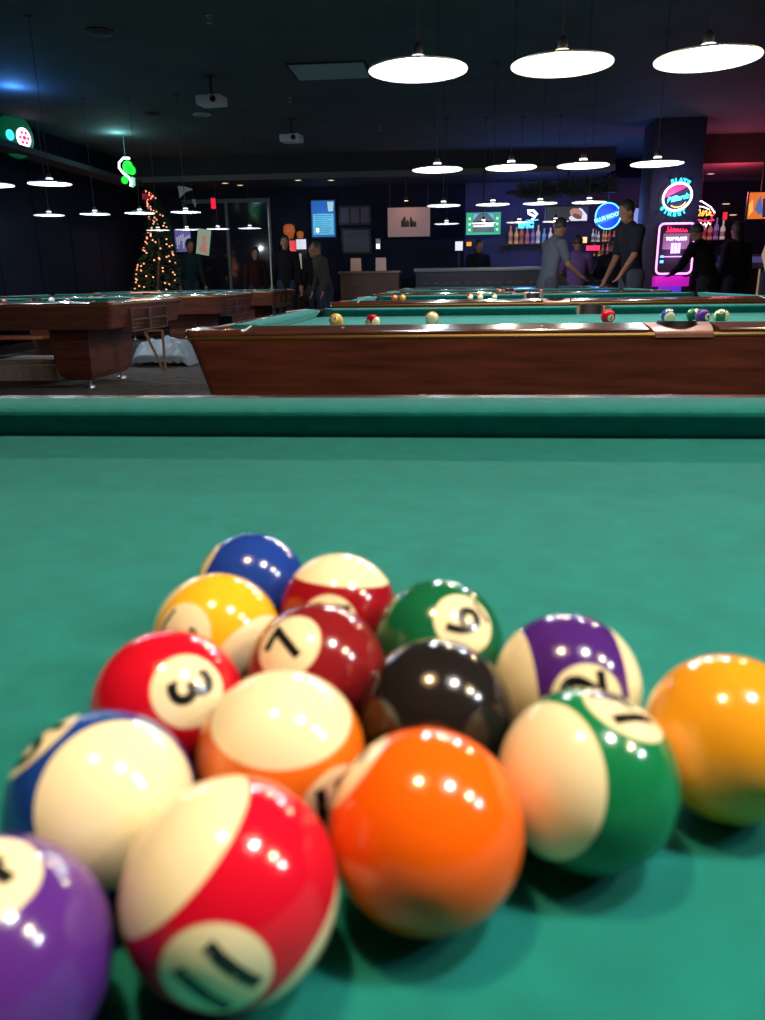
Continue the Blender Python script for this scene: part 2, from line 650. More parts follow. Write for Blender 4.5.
KW = {'cool': 'cool white', 'warm': 'warm', 'white': 'white', 'amber': 'amber'}
ORD = ['leftmost', 'second from left', 'third from left', 'rightmost']
LX = [-.135, .42, .965, 1.51]
rows = [(TY[0], ['amber', 'white', 'warm', 'cool'], 'hung over the nearest pool table'),
        (TY[1], ['cool', 'warm', 'cool', 'warm'], 'in the big bright row over the second table'),
        (TY[2], ['cool', 'white', 'white', 'cool'], 'over the third right-hand table'),
        (TY[3], ['cool', 'cool', 'white', 'white'], 'over the fourth right-hand table'),
        (TY[4], ['cool', 'white', 'cool', 'white'], 'over the farthest right-hand table')]
for y, ks, where in rows:
    for x, k, od in zip(LX, ks, ORD):
        lamp(x + random.uniform(-.008, .008) - (.018 if y == TY[1] else 0), y, k, f'{od} {KW[k]} pendant lamp {where}', 1.722 if y == TY[1] else None, {TY[3]: .6, TY[4]: .4}.get(y, 1))
lrows = [((-118, -63, -8, 50), 183.5, LY[1], 1.835, 'over the nearest left-hand table'),
         ((49, 95, 140, 186), 213.5, LY[2], 1.82, 'over the middle left-hand table'),
         ((158, 187, 218, 250), 231, LY[3], 1.80, 'over the farthest left-hand table')]
for us, v, y, lz, where in lrows:
    for u, od in zip(us, ORD):
        lamp(at_y(u, v, y).x, y, 'cool', f'{od} cool white pendant lamp {where}', lz, {LY[2]: .7, LY[3]: .4}.get(y, 1))

# ------------------------------------------------------------------ balls
BR = .028575
COLS = {1: (.80, .34, .015), 2: (.012, .045, .30), 3: (.60, .006, .022), 4: (.085, .022, .23), 5: (.92, .13, .004), 6: (.006, .115, .045),
        7: (.20, .010, .014), 8: (.012, .010, .010), 9: (.86, .50, .02), 10: (.008, .045, .26), 11: (.60, .005, .024), 12: (.06, .016, .18),
        13: (.78, .18, .01), 14: (.006, .17, .06), 15: (.28, .007, .014)}
INK = mat('black_ink', (.008, .008, .008), .25, coat=.4)


def ball_mesh(name, m):
    b = MB()
    bmesh.ops.create_uvsphere(b.bm, u_segments=48, v_segments=32, radius=BR)
    me = b.mesh(name)
    me.materials.append(m)
    return me


def number_meshes(n, both=True):
    """one mesh per digit, wrapped on the sphere around +X and -X, text up = +Z"""
    txt = str(n)
    parts = []
    for i, ch in enumerate(txt):
        bm = bmesh.new()
        bm.from_mesh(text_mesh(ch, .0225, 0, .0007))
        bmesh.ops.translate(bm, vec=((i - (len(txt) - 1) / 2) * .0098, 0, 0), verts=bm.verts)
        parts.append(('digit', bm))
    if n in (6, 9):
        bm = bmesh.new()
        bm.faces.new([bm.verts.new((x, y, 0)) for x, y in ((-.0055, -.0092), (.0055, -.0092), (.0055, -.0108), (-.0055, -.0108))])
        parts.append(('underline', bm))
    out = []
    for nm, bm in parts:
        bmesh.ops.triangulate(bm, faces=bm.faces)
        for _ in range(2):
            bmesh.ops.subdivide_edges(bm, edges=[e for e in bm.edges if e.calc_length() > .002], cuts=1)
            bmesh.ops.triangulate(bm, faces=bm.faces)
        for s in (1, -1):
            b2 = bm.copy()
            for v in b2.verts:
                y, z = v.co.x, v.co.y
                q = Vector((math.sqrt(max(1e-9, BR * BR - y * y - z * z)), y, z)).normalized() * (BR + .00006)
                v.co = Vector((q.x, q.y, q.z)) if s > 0 else Vector((-q.x, -q.y, q.z))
            me = bpy.data.meshes.new(nm)
            b2.to_mesh(me)
            b2.free()
            me.materials.append(INK)
            out.append((nm, me))
        bm.free()
    return out


BALLS = {}


def ball(n, loc, label, nvec, up, group):
    """nvec: direction of the number disc; up: text-up (for stripes also the stripe axis)"""
    if n not in BALLS:
        BALLS[n] = (ball_mesh('billiard_ball', ball_mat(f'ball_colour_{n}', COLS[n], n > 8)), number_meshes(n))
    me, nm = BALLS[n]
    z = Vector(up).normalized()
    x = Vector(nvec)
    if n > 8:
        x = (x - z * x.dot(z)).normalized()
    else:
        x = x.normalized()
        z = (z - x * z.dot(x)).normalized()
    y = z.cross(x)
    o = link('billiard_ball', me, None, None)
    o.matrix_world = Matrix.Translation(loc) @ Matrix((x, y, z)).transposed().to_4x4()
    tag(o, label, 'billiard ball', group)
    for a, b in nm:
        link(a, b, None, o)
    return o


def scr(dx, dy):
    return EX * dx + EY * dy


G = 'balls racked on the nearest table'
zb = ZCLOTH + BR
rack = {
    2: ((-.1044, .36946), (-.852, -.104, .513), scr(0, -1), 'solid dark blue ball at the far tip of the rack'),
    15: ((-.05406, .34044), (-.01, -.911, .412), (.079, .217, .973), 'maroon-striped ball with a cream top, right of the solid blue ball'),
    9: ((-.10565, .31119), (-.39, -.776, .495), (.791, -.467, -.395), 'yellow-striped ball behind the solid red 3 ball'),
    6: ((-.00493, .30876), (.399, -.605, .689), scr(-.85, .6), 'solid dark green ball with its 6 disc facing up right'),
    7: ((-.05432, .27971), (-.29, -.582, .76), scr(-.87, -.48), 'solid maroon 7 ball in the middle of the rack'),
    12: ((.04602, .27585), (-.138, -.946, .293), (-.988, -.152, -.038), 'purple-striped ball behind the green-striped one'),
    8: ((-.00496, .24969), scr(.1, .87) - FW * .5, scr(1, 0), 'glossy black ball in the middle of the rack'),
    3: ((-.10667, .25143), (.541, -.589, .6), scr(.88, -.47), 'solid red 3 ball on the left edge of the rack'),
    1: ((.09722, .24396), scr(.87, .2) - FW * .5, scr(0, 1), 'plain yellow-orange ball at the right frame edge'),
    13: ((-.05656, .22245), (.742, -.671, -.009), (.089, -.168, .982), 'orange-striped ball showing mostly its cream cap'),
    14: ((.04454, .21671), (.501, .107, .859), (-.797, -.505, .331), 'green-striped ball, half cream, beside the solid orange ball'),
    10: ((-.10684, .19336), (-.6, .0, .8), (.624, -.571, .534), 'blue-striped ball showing a large cream cap, near the left edge'),
    5: ((-.00627, .18984), (-.73, .17, .56), scr(.5, .8), 'large solid orange ball front and centre'),
    11: ((-.05715, .16257), (.064, -.993, .102), (.657, .082, -.75), 'red-striped 11 ball nearest the camera'),
    4: ((-.10872, .13523), (.12, -.05, .99), scr(-.5, -.8), 'solid purple ball cut off at the lower left corner'),
}
for n, (xy, nv, up, lb) in rack.items():
    ball(n, (xy[0], xy[1], zb), lb, nv, up, G)

G1 = 'balls spread on the second table'
for n, u, v, dx, dy, lb in ((1, 336, 320.5, -.1, 0, 'solid yellow ball, leftmost on the second table'),
                            (11, 372.5, 322, -.6, .5, 'red and cream striped ball, second from left on the second table'),
                            (13, 432, 318.5, .1, .2, 'orange and cream striped ball left of centre on the second table'),
                            (3, 608, 316.5, .2, .5, 'solid dark red ball on the second table near its far side pocket'),
                            (10, 668.5, 316, 0, -.3, 'blue and cream striped ball seen above the copper side cap'),
                            (6, 694, 315.5, .3, -.5, 'solid green ball half hidden behind the purple ball'),
                            (4, 703, 316.5, .4, .3, 'solid purple ball on the second table, right of the side cap'),
                            (14, 721.5, 316.5, .2, -.5, 'green and cream striped ball, rightmost on the second table')):
    p = at_z(u, v, zb)
    nv = -FW + scr(dx, dy)
    ball(n, p, lb, nv, {13: -FW + scr(-.05, .25), 11: scr(.75, .45) - FW * .6, 10: scr(0, .6) - FW * .8, 14: scr(.8, .1) - FW * .5}.get(n, scr(.3, -1)), G1)
G2 = 'balls on the third table'
for n, u, v, lb in ((5, 394.5, 296.6, 'solid orange ball, left of an orange and yellow pair on the third table'),
                    (1, 402.5, 297, 'yellow ball touching the orange one on the third table'),
                    (11, 470, 297, 'red-striped ball near mid table, left of a cream one'),
                    (13, 480, 296.6, 'cream-looking striped ball near mid third table'),
                    (14, 494, 295.8, 'green-striped ball near mid third table')):
    ball(n, Vector((at_y(u, v, 6.9 + .02 * (n % 3)).x, 6.9 + .02 * (n % 3), zb)), lb, scr(.3, -.5) - FW, -FW + scr(.3, .6) if n > 8 else scr(0, -1), G2)
G3 = 'tiny balls on the farther tables'
for n, u, Y, lb in ((3, 541, 9.4, 'tiny red ball on the fourth table'), (5, 500, 9.9, 'tiny orange ball on the fourth table'), (7, 581, 12.3, 'tiny dark red ball on the farthest right-hand table')):
    ball(n, Vector((at_y(u, 288, Y).x, Y, zb)), lb, -FW, scr(0, -1), G3)
G4 = 'balls on the left-hand tables'
for n, u, Y, lb in ((3, 3, 7.2, 'pink-red ball at the left frame edge on the left-hand table'), (12, 66, 7.1, 'striped ball lying low on the nearest left-hand table'),
                    (4, 133, 7.5, 'dark purple ball on the nearest left-hand table, towards its right end'), (13, 245, 12.9, 'first orange ball on the farthest left-hand table'),
                    (9, 255, 13.2, 'yellow ball on the farthest left-hand table')):
    ball(n, Vector((at_y(u, 292, Y).x, Y, zb)), lb, -FW + scr(.2, -.4), scr(.3, -1), G4)
cb = link('cue_ball', ball_mesh('cue_ball', mat('ivory_white', (.85, .82, .75), .15, coat=.6)), None)
cb.location = (at_y(51, 295, 7.8).x, 7.8, zb)
tag(cb, 'white cue ball standing on the nearest left-hand table', 'cue ball')

# ------------------------------------------------------------------ things under and around the left tables
# wooden rack hanging under the ball box
pt = at_y(151, 334, 7.35)
rk = MB()
for pa, pb in (((-.10, .0), (.07, .0)), ((-.10, 0), (.055, -.40)), ((.07, 0), (.065, -.40))):
    d = .009
    pa, pb = Vector((pa[0], 0, pa[1])), Vector((pb[0], 0, pb[1]))
    n_ = (pb - pa).normalized().cross(Vector((0, 1, 0))) * d
    w_ = Vector((0, .022, 0))
    rk.loft([[p + n_ + w_, p + n_ - w_, p - n_ - w_, p - n_ + w_] for p in (pa, pb)])
tr = rk.build('triangle_rack', mat('pale_rack_wood', (.30, .17, .09), .5), None, (-2.86, 7.34, .505))
tr.rotation_euler = (0, 0, R_(10))
tag(tr, 'wooden triangle ball rack hanging point down under the ball box', 'ball rack')
# crumpled sheet
sh = MB()
bmesh.ops.create_grid(sh.bm, x_segments=26, y_segments=22, size=.5)
for v_ in sh.bm.verts:
    x, y = v_.co.x * 2, v_.co.y * 2
    hgt = .30 * max(0, 1 - abs(x) ** 6) * max(0, 1 - abs(y * .95) ** 4)
    v_.co.z = max(.004, hgt * (.95 + .25 * noise.noise(Vector((x * 2.2, y * 2.2, 3)))) + .03 * noise.noise(Vector((x * 7, y * 7, 0))))
    v_.co.x *= .72
    v_.co.y *= .5
bmesh.ops.solidify(sh.bm, geom=sh.bm.faces[:], thickness=.003)
o = sh.build('plastic_sheet', mat('pale_blue_plastic_sheet', (.30, .38, .44), .4), None, (at_y(166, 355, 9.1).x, 9.1, .004), smooth=False)
tag(o, 'crumpled pale blue plastic sheet heaped on the floor behind the left-hand table', 'plastic sheet')
# pale step added for the lit floor patch under the table, and a bench board
a_, b_ = at_y(-14, 368, 7.5), at_y(56, 366, 7.5)
o = MB().box(a_.x, b_.x, 7.5, 8.2, 0, .165, .02).box(a_.x + .06, b_.x - .02, 7.62, 8.1, .16, .21, .015).build('trim_7', mat('beige_carpet', (.66, .57, .49), .95, nz=(30, .2)))
struct(o)
b0, b1 = at_y(-45, 347, 9.0), at_y(30, 347, 9.0)
bn = thing('wooden_bench', 'low wooden bench whose lit front edge shows beneath the nearest left-hand table', 'bench', (b0.x, 9.5, 0))
MB().box(0, b1.x - b0.x, -.18, .18, .285, .325, .008).build('seat', M['orangewood'], bn)
for sx in (.08, b1.x - b0.x - .1):
    MB().box(sx - .02, sx + .02, -.15, .15, 0, .286).build('leg', M['darkwood'], bn)

# ------------------------------------------------------------------ ceiling fittings
p = at_z(210, 76, ZC)
pj = thing('ceiling_projector', 'white projector hanging from the dark ceiling on a short black pole', 'projector', (p.x, p.y, ZC), R_(-8))
MB().tube([(0, 0, 0), (0, 0, -.20)], .016, 8).lathe([(.05, -.012), (.05, 0), (.001, 0)], 14).build('mount_pole', M['black'], pj)
MB().box(-.15, .15, -.12, .12, -.31, -.205, .018).build('housing', M['white'], pj)
MB().lathe([(.035, -.135), (.035, -.12), (.001, -.12)], 16, (.07, 0, -.26), axis='Y').build('lens', M['black'], pj)
p = at_y(292, 147, 12.2)
pj2 = dup(pj, (p.x, 12.2, ZC), 'far white projector hanging from the ceiling, seen small beside the middle of the frame')
# flat diffuser panel
q = [at_z(u, v, ZC - .002) for u, v in ((286, 66), (366, 64), (372, 75), (296, 77))]
cx_ = sum(v.x for v in q) / 4; cy_ = sum(v.y for v in q) / 4
lp = thing('ceiling_panel', 'flat pale rectangular light panel, unlit, flush in the dark ceiling', 'ceiling panel', (cx_, cy_, ZC))
MB().box(-.44, .44, -.36, .36, -.012, 0).build('frame', M['soffit'], lp)
MB().box(-.41, .41, -.33, .33, -.016, -.011).build('diffuser', mat('grey_green_diffuser', (.32, .40, .40), .6), lp)
for u, v, lb in ((202, 114, 'round pale ceiling speaker grille right of the clover neon sign'), (152, 114, 'round dark ceiling speaker grille above the clover neon sign'), (100, 31, 'round dark ceiling grille near the upper left')):
    p = at_z(u, v, ZC)
    sp = thing('ceiling_speaker', lb, 'ceiling speaker', (p.x, p.y, ZC), group='ceiling speakers')
    MB().lathe([(.12, 0), (.13, -.012), (.11, -.016), (.001, -.016)], 24).build('ring', M['white'] if u == 202 else M['black'], sp)
    MB().lathe([(.105, -.015), (.08, -.019), (.001, -.02)], 24).build('grille', mat('speaker_grille', (.3, .3, .28) if u == 202 else (.01, .01, .01), .8), sp)
for u, v, lb in ((209, 15, 'small brass sprinkler head near the top of the ceiling'), (290, 97, 'small sprinkler head between projector and panel'), (380, 126, 'small sprinkler head left of the second lamp row')):
    p = at_z(u, v, ZC)
    sp = thing('sprinkler_head', lb, 'sprinkler', (p.x, p.y, ZC), group='sprinkler heads')
    MB().lathe([(.03, 0), (.03, -.008), (.012, -.012), (.012, -.03), (.001, -.03)], 14).build('base', M['steel'], sp)
    MB().tube([(-.014, 0, -.03), (-.014, 0, -.05), (0, 0, -.062), (.014, 0, -.05), (.014, 0, -.03)], .003, 6).lathe([(.024, -.064), (.024, -.061), (.001, -.061)], 12).build('deflector', M['steel'], sp)
# recessed downlights
for u, v, lb in ((225, 183, 'leftmost small recessed downlight under the back soffit'), (240, 185, 'second small recessed downlight under the back soffit'),
                 (298, 180, 'third small recessed downlight, over the left bar end'), (331, 180, 'small recessed downlight above the blue menu screen')):
    Y = 16.2
    p = at_z(u, v, 2.82)
    dl = thing('downlight', lb, 'downlight', (p.x, min(max(p.y, 15.75), 16.9), 2.82), group='recessed downlights')
    MB().lathe([(.075, 0), (.085, -.004), (.085, -.01), (.06, -.008)], 20, cap=False).build('trim_ring', M['white'], dl)
    MB().lathe([(.06, -.004), (.001, -.005)], 20).build('lens', glow('downlight_glow', (1, .8, .35), 1.6), dl)
p = at_y(711, 171, 16.0)
dl = thing('downlight', 'recessed downlight in the pinkish ceiling right of the column', 'downlight', (p.x, 16.0, 2.75), group='recessed downlights')
MB().lathe([(.075, 0), (.085, -.004), (.085, -.01), (.06, -.008)], 20, cap=False).build('trim_ring', M['white'], dl)
MB().lathe([(.06, -.004), (.001, -.005)], 20).build('lens', glow('downlight_warm', (1, .62, .35), 1.6), dl)
for u, v, lb in ((726, 203, 'upper small warm wall light right of the fan-shaped neon sign'), (733, 214, 'lower small warm wall light right of the fan-shaped neon sign')):
    p = at_y(u, v, 17.15)
    wl = thing('wall_light', lb, 'wall light', (p.x, 17.15, p.z))
    MB().box(-.07, .07, -.05, .05, -.015, .03, .006).build('housing', M['black'], wl)
    MB().box(-.06, .06, -.045, .03, -.022, -.015).build('lens', glow('wall_light_warm', (1, .6, .35), 1.4), wl)


# ------------------------------------------------------------------ neon and screens
def added_glow_light(parent, loc, col, e, r=.08):  # extra point light, added to spread the coloured glow around its parent
    L = bpy.data.lights.new('neon_light', 'POINT')
    L.energy, L.color, L.shadow_soft_size = e, col, r
    o = bpy.data.objects.new('neon_light', L)
    COL.objects.link(o)
    o.parent = parent
    o.location = loc


NE = {k: glow('neon_' + k, c, s) for k, c, s in (('white', (.85, .92, 1), 2.2), ('cyan', (.05, .75, .9), 1.5), ('red', (1, .03, .12), 1.5), ('pink', (1, .35, .95), 2.0), ('blue', (.03, .25, 1), 2.2),
                                                 ('sky', (.10, .55, 1), 2.0), ('green', (.02, .75, .05), 1.0), ('yellow', (1, .6, .1), 1.5), ('magenta', (.50, .01, .42), .8), ('violet', (.12, .03, .55), .9))}
# -- slate street sign on the column
c0 = at_y(677, 197, 12.95)
k_ = (at_y(678, 197, 12.95) - at_y(677, 197, 12.95)).length
sg = thing('neon_sign', 'oval white neon sign with cyan and red script, on the dark column over the jukebox', 'neon sign', (c0.x, 12.93, c0.z))
MB().tube(ellipse(0, 0, 14.5 * k_, 15.5 * k_ * .82, 0, R_(25)), 1.05 * k_, 8, True).build('tube_ring', NE['white'], sg)
MB().prism_y([(x, z) for x, _, z in ellipse(0, 0, 12.5 * k_, 11 * k_, 0, R_(25), R_(25), R_(155))], .0, .012).build('red_panel', NE['red'], sg)
sign_text('Billiards', 7.0 * k_, NE['cyan'], sg, (0, -.03, -1.5 * k_), R_(12), shear=.35, bold=.005)
MB().tube(ellipse(0, 0, 10 * k_, 10 * k_, -.01, R_(20), R_(215), R_(310), 16), .55 * k_, 6).build('swoosh', NE['yellow'], sg)
arc_text('SLATE', 6.2 * k_, NE['cyan'], sg, .5 * k_, -1 * k_, 17 * k_, 16.5 * k_, R_(112), R_(58), bold=.006)
arc_text('STREET', 6.2 * k_, NE['cyan'], sg, -1 * k_, 1 * k_, 17.5 * k_, 17.5 * k_, R_(222), R_(300), inward=True, bold=.006)
MB().box(-10 * k_, 10 * k_, .02, .05, -1.5 * k_, 1.5 * k_).build('mount_bar', M['black'], sg)
added_glow_light(sg, (0, -.25, 0), (.45, .5, 1), 8)
# -- jukebox
j0, j1 = at_y(655, 274, 12.75), at_y(697, 223, 12.75)
jw, jz0, jz1 = (j1.x - j0.x) * .95, j0.z, j1.z
jb = thing('jukebox', 'wall jukebox with a pink neon frame and dark screen, on the column', 'jukebox', ((j0.x + j1.x) / 2, 12.98, 0))
hw = jw / 2
MB().box(-hw, hw, -.20, 0, jz0 - .02, jz1 + .02, .03).build('cabinet', M['black'], jb)
MB().tube([(p[0], -.21, p[1]) for p in [(x, y) for x, y, _ in rrect(-hw, hw, jz0, jz1, .07, 0)]], .014, 8, True).build('neon_frame', NE['pink'], jb)
MB().box(-hw + .07, hw - .07, -.212, -.2, jz0 + .36, jz1 - .14).build('screen', glow('jukebox_screen', (.17, .10, .16), 1.0), jb)
sign_text('TOP PLAYS', .062, NE['white'], jb, (0, -.216, jz1 - .22), bold=.003)
MB().box(-.07, -.03, -.216, -.21, jz1 - .43, jz1 - .28).box(-.022, .022, -.216, -.21, jz1 - .43, jz1 - .28).box(.03, .07, -.216, -.21, jz1 - .43, jz1 - .28).build('album_tile', glow('pale_tile', (.5, .62, .85), .9), jb)
MB().box(-.16, .16, -.215, -.21, jz1 - .485, jz1 - .47).build('caption_line', glow('caption_glow', (.5, .5, .6), .8), jb)
eq = MB()
for k in range(16):
    hgt = .02 + .07 * abs(math.sin(k * 1.7)) * (1 - k / 22)
    eq.box(-hw + .1 + k * (jw - .2) / 16, -hw + .1 + (k + .7) * (jw - .2) / 16, -.216, -.21, jz1 - .125, jz1 - .125 + hgt)
eq.build('equaliser_bars', NE['red'], jb)
MB().box(-hw + .05, -hw + .10, -.214, -.2, jz0 + .16, jz0 + .20).box(-hw + .05, -hw + .10, -.214, -.2, jz0 + .24, jz0 + .27).build('button', NE['sky'], jb)
MB().box(-hw * .98, hw * .98, -.19, 0, jz0 - .19, jz0 - .03, .01).build('lower_panel', NE['magenta'], jb)
MB().box(-hw * .6, hw * .6, -.16, 0, 0, jz0 - .19, .01).build('plinth', NE['violet'], jb)
added_glow_light(jb, (0, -.4, jz0 + .3), (.9, .25, 1), 6, .15)
# -- blue moon-like neon behind the bar
c0 = at_y(608, 216, 15.8)
k_ = (at_y(609, 216, 15.8) - at_y(608, 216, 15.8)).length
nb = thing('neon_sign', 'round blue neon sign with a slanted lettered banner, above the bar bottles', 'neon sign', (c0.x, 15.8, c0.z))
MB().tube(ellipse(0, 0, 12.5 * k_, 12.5 * k_, 0), .7 * k_, 8, True).build('tube_ring', NE['sky'], nb)
MB().lathe([(12 * k_, .03), (12 * k_, .045), (.001, .045)], 36, axis='Y').build('backplate', glow('blue_backplate', (.004, .02, .22), 1), nb)
b = MB()
a_ = R_(17)
b.prism_y([(x * math.cos(a_) - z * math.sin(a_), x * math.sin(a_) + z * math.cos(a_)) for x, z in ((-13.5 * k_, -5.5 * k_), (12.5 * k_, -3.6 * k_), (13.5 * k_, 3.2 * k_), (-13 * k_, 1.2 * k_))], -.03, 0)
b.build('banner', glow('banner_blue', (.005, .10, .42), 1), nb)
sign_text('BLUE MOON', 4.9 * k_, glow('banner_letters', (.30, .85, 1), 1.6), nb, (0, -.04, -1.0 * k_), a_, bold=.003)
MB().tube([(0, .035, 12 * k_), (0, .035, ZC - c0.z)], .008, 6).build('hanger', M['cable'], nb)
added_glow_light(nb, (0, -.35, 0), (.1, .25, 1), 30, .2)
# -- cyan 'EPIC' letters with lamp-shaped white tube
c0 = at_y(526, 225, 16.4)
k_ = (at_y(527, 225, 16.4) - at_y(526, 225, 16.4)).length
ne = thing('neon_sign', 'small cyan lettered neon sign with a white glass shape on top, on the back-bar wall', 'neon sign', (c0.x, 16.4, c0.z))
sign_text('EPIC', 7.5 * k_, NE['cyan'], ne, (0, 0, 0), bold=.014)
MB().tube([(5.5 * k_, 0, 5 * k_), (9 * k_, 0, 7.5 * k_), (2 * k_, 0, 11 * k_), (1 * k_, 0, 13.5 * k_), (7 * k_, 0, 13.5 * k_), (11 * k_, 0, 9.5 * k_)], 1.1 * k_, 8).build('glass_tube', NE['white'], ne)
MB().tube([(-9 * k_, 0, 4.0 * k_), (12 * k_, 0, 4.6 * k_)], .5 * k_, 6).build('underline_tube', NE['sky'], ne)
MB().box(-8 * k_, 9 * k_, .03, .06, -1.2 * k_, 0).tube([(-6 * k_, .045, 0), (-6 * k_, .045, ZC - c0.z)], .008, 6).build('mount_bar', M['black'], ne)
added_glow_light(ne, (0, -.35, .1), (.12, .25, 1), 30, .2)
# -- fan shaped neon (red/yellow/white) right of the column
c0 = at_y(706, 212, 15.2)
k_ = (at_y(707, 212, 15.2) - at_y(706, 212, 15.2)).length * 1.12
nf = thing('neon_sign', 'fan-shaped red, yellow and white neon sign right of the column', 'neon sign', (c0.x, 15.2, c0.z))
MB().tube([(-9 * k_, 0, 9 * k_), (-5 * k_, 0, 9.5 * k_), (4 * k_, 0, 4 * k_), (8 * k_, 0, -1 * k_)], .6 * k_, 6).tube([(-8 * k_, 0, 5 * k_), (-3 * k_, 0, 4.5 * k_), (3 * k_, 0, 2 * k_)], .5 * k_, 6).build('outline_tube', NE['white'], nf)
MB().tube([(8 * k_, 0, -1 * k_), (5 * k_, 0, -5 * k_), (8 * k_, 0, -7 * k_), (0, 0, -8 * k_), (-9 * k_, 0, -6 * k_)], .6 * k_, 6).build('red_tube', NE['red'], nf)
MB().tube([(x * k_, -.02, z * k_) for x, z in ((-8, 0), (-6, 2.5), (-5, -1), (-7.5, -3.5), (-4, -3), (-3, 1.5), (-2.6, -3.5), (-1, 1), (0, 1.5), (.5, -3.5), (2, -2.5), (3, .8), (4.2, -.5), (3, -2.5), (5.5, -3))], .55 * k_, 6).build('script_tube', NE['yellow'], nf)
MB().tube([(-4 * k_, 0, -9 * k_), (-2 * k_, 0, -12 * k_), (0, 0, -9.5 * k_), (1 * k_, 0, -13 * k_), (3 * k_, 0, -9 * k_), (5 * k_, 0, -11 * k_)], .6 * k_, 6).build('lower_tube', NE['white'], nf)
MB().box(-7 * k_, 6 * k_, .03, .06, -3 * k_, -1 * k_).tube([(-5 * k_, .045, -2 * k_), (-5 * k_, .045, 2.75 - c0.z)], .008, 6).build('mount_bar', M['black'], nf)
added_glow_light(nf, (.3, -.55, .3), (1, .15, .25), 45, .2)
# -- clover neon left
c0 = at_y(126, 172, 13.0)
k_ = (at_y(127, 172, 13.0) - at_y(126, 172, 13.0)).length
nc = thing('neon_sign', 'white hooked tube neon sign with green leaves, high on the left', 'neon sign', (c0.x, 13.0, c0.z))
MB().tube([(5 * k_, 0, 12 * k_), (-1 * k_, 0, 12.5 * k_), (-6 * k_, 0, 8.5 * k_), (-6.5 * k_, 0, 4 * k_), (-3 * k_, 0, -1 * k_), (2.5 * k_, 0, -5 * k_), (4 * k_, 0, -9 * k_), (3 * k_, 0, -13 * k_)], 1.1 * k_, 8).build('hook_tube', NE['white'], nc)
for (x, z, rx, rz) in ((1.5, 4.5, 5, 6), (5, 1.5, 4, 4), (-3, -7, 3.2, 3.5)):
    MB().prism_y([(p[0], p[2]) for p in ellipse(x * k_, z * k_, rx * k_, rz * k_, n=20)], .02, .05).build('leaf', NE['green'], nc)
MB().prism_y([(x * k_, z * k_) for x, z in ((4, -4), (7.5, -5), (7, -12), (4, -14))], .02, .05).build('stem', glow('pale_green_glass', (.25, .6, .4), .7), nc)
MB().tube([(0, .03, 5 * k_), (0, .03, ZC - c0.z)], .008, 6).build('hanger', M['cable'], nc)
added_glow_light(nc, (0, -.2, .45), (.35, .9, .9), 14, .15)
# -- round green sign on the left wall (faces +x)
c0 = at_x(16, 136, XL + .12)
NSC = .78
ns = thing('bar_sign', 'round green lit sign with a white oval and red marks, on the left wall', 'lit sign', (XL + .12, c0.y, c0.z), R_(-15))
MB().lathe([(.36, -.08), (.38, -.02), (.36, .06), (.30, .07), (.001, .07)], 36, axis='X').build('disc', glow('green_disc', (.0, .12, .045), .45, (.0, .05, .02)), ns)
MB().lathe([(.17, .07), (.17, .085), (.001, .085)], 30, (0, .10, -.02), axis='X').build('white_oval', NE['white'], ns)
b = MB()
for k in range(6):
    a = k * PI / 3
    b.ico(.032, (.09, .10 + .095 * math.cos(a), -.02 + .095 * math.sin(a)), 1)
b.ico(.045, (.09, .10, -.02), 1)
b.build('red_mark', NE['red'], ns)
MB().lathe([(.09, .07), (.09, .085), (.001, .085)], 24, (0, -.22, -.02), axis='X').build('white_oval', NE['cyan'], ns)
ns.scale = (NSC, NSC, NSC)
_p = at_z(14, 98, 3.08)
_l = Matrix.Rotation(R_(15), 3, 'Z') @ (_p - ns.location) / NSC
added_glow_light(ns, _l, (.08, .30, 1), 22, .12)  # blue light added near the ceiling for the glow there; its source is unseen


# -- screens
def screen(name, label, cat, u0, v0, u1, v1, Y, frame=.03, fm=None):
    a, b = at_y(u0, v1, Y), at_y(u1, v0, Y)
    t = thing(name, label, cat, ((a.x + b.x) / 2, Y, (a.z + b.z) / 2))
    W, H = (b.x - a.x) / 2, (b.z - a.z) / 2
    MB().box(-W - frame, W + frame, .004, .06, -H - frame, H + frame, .008).build('frame', fm or M['black'], t)
    MB().box(-.08, .08, .06, .08, -.08, .08).build('wall_mount', M['black'], t)
    return t, W, H


t, W, H = screen('menu_screen', 'tall blue lit menu screen on the back wall', 'screen', 312, 200, 334, 237, 17.05)
t.location.y = 17.1
MB().box(-W, W, -.002, .004, -H, H).build('display', glow('menu_blue', (.008, .09, .33), 1.0), t)
MB().box(-W * .88, W * .88, -.006, -.002, -H * .88, H * .28).build('menu_panel', glow('menu_cyan', (.08, .34, .47), 1.0), t)
MB().prism_y([(W * .45, H * .40), (W * .85, H * .40), (W * .92, H * .92), (W * .38, H * .92)], -.008, -.002).build('glass_picture', glow('menu_glass', (.35, .6, .55), .8), t)
b = MB()
for k in range(9):
    z = H * (.18 - k * .115)
    b.box(-W * .7, W * (.7 - .25 * ((k * 7) % 3) / 2), -.009, -.006, z - .006, z + .006)
b.build('menu_line', glow('menu_dark_blue', (.02, .12, .22), .6), t)
MB().box(-W * .65, -W * .4, -.009, -.006, -H * .75, -H * .5).build('white_tile', NE['white'], t)
added_glow_light(t, (0, -.3, 0), (.2, .5, 1), 2)

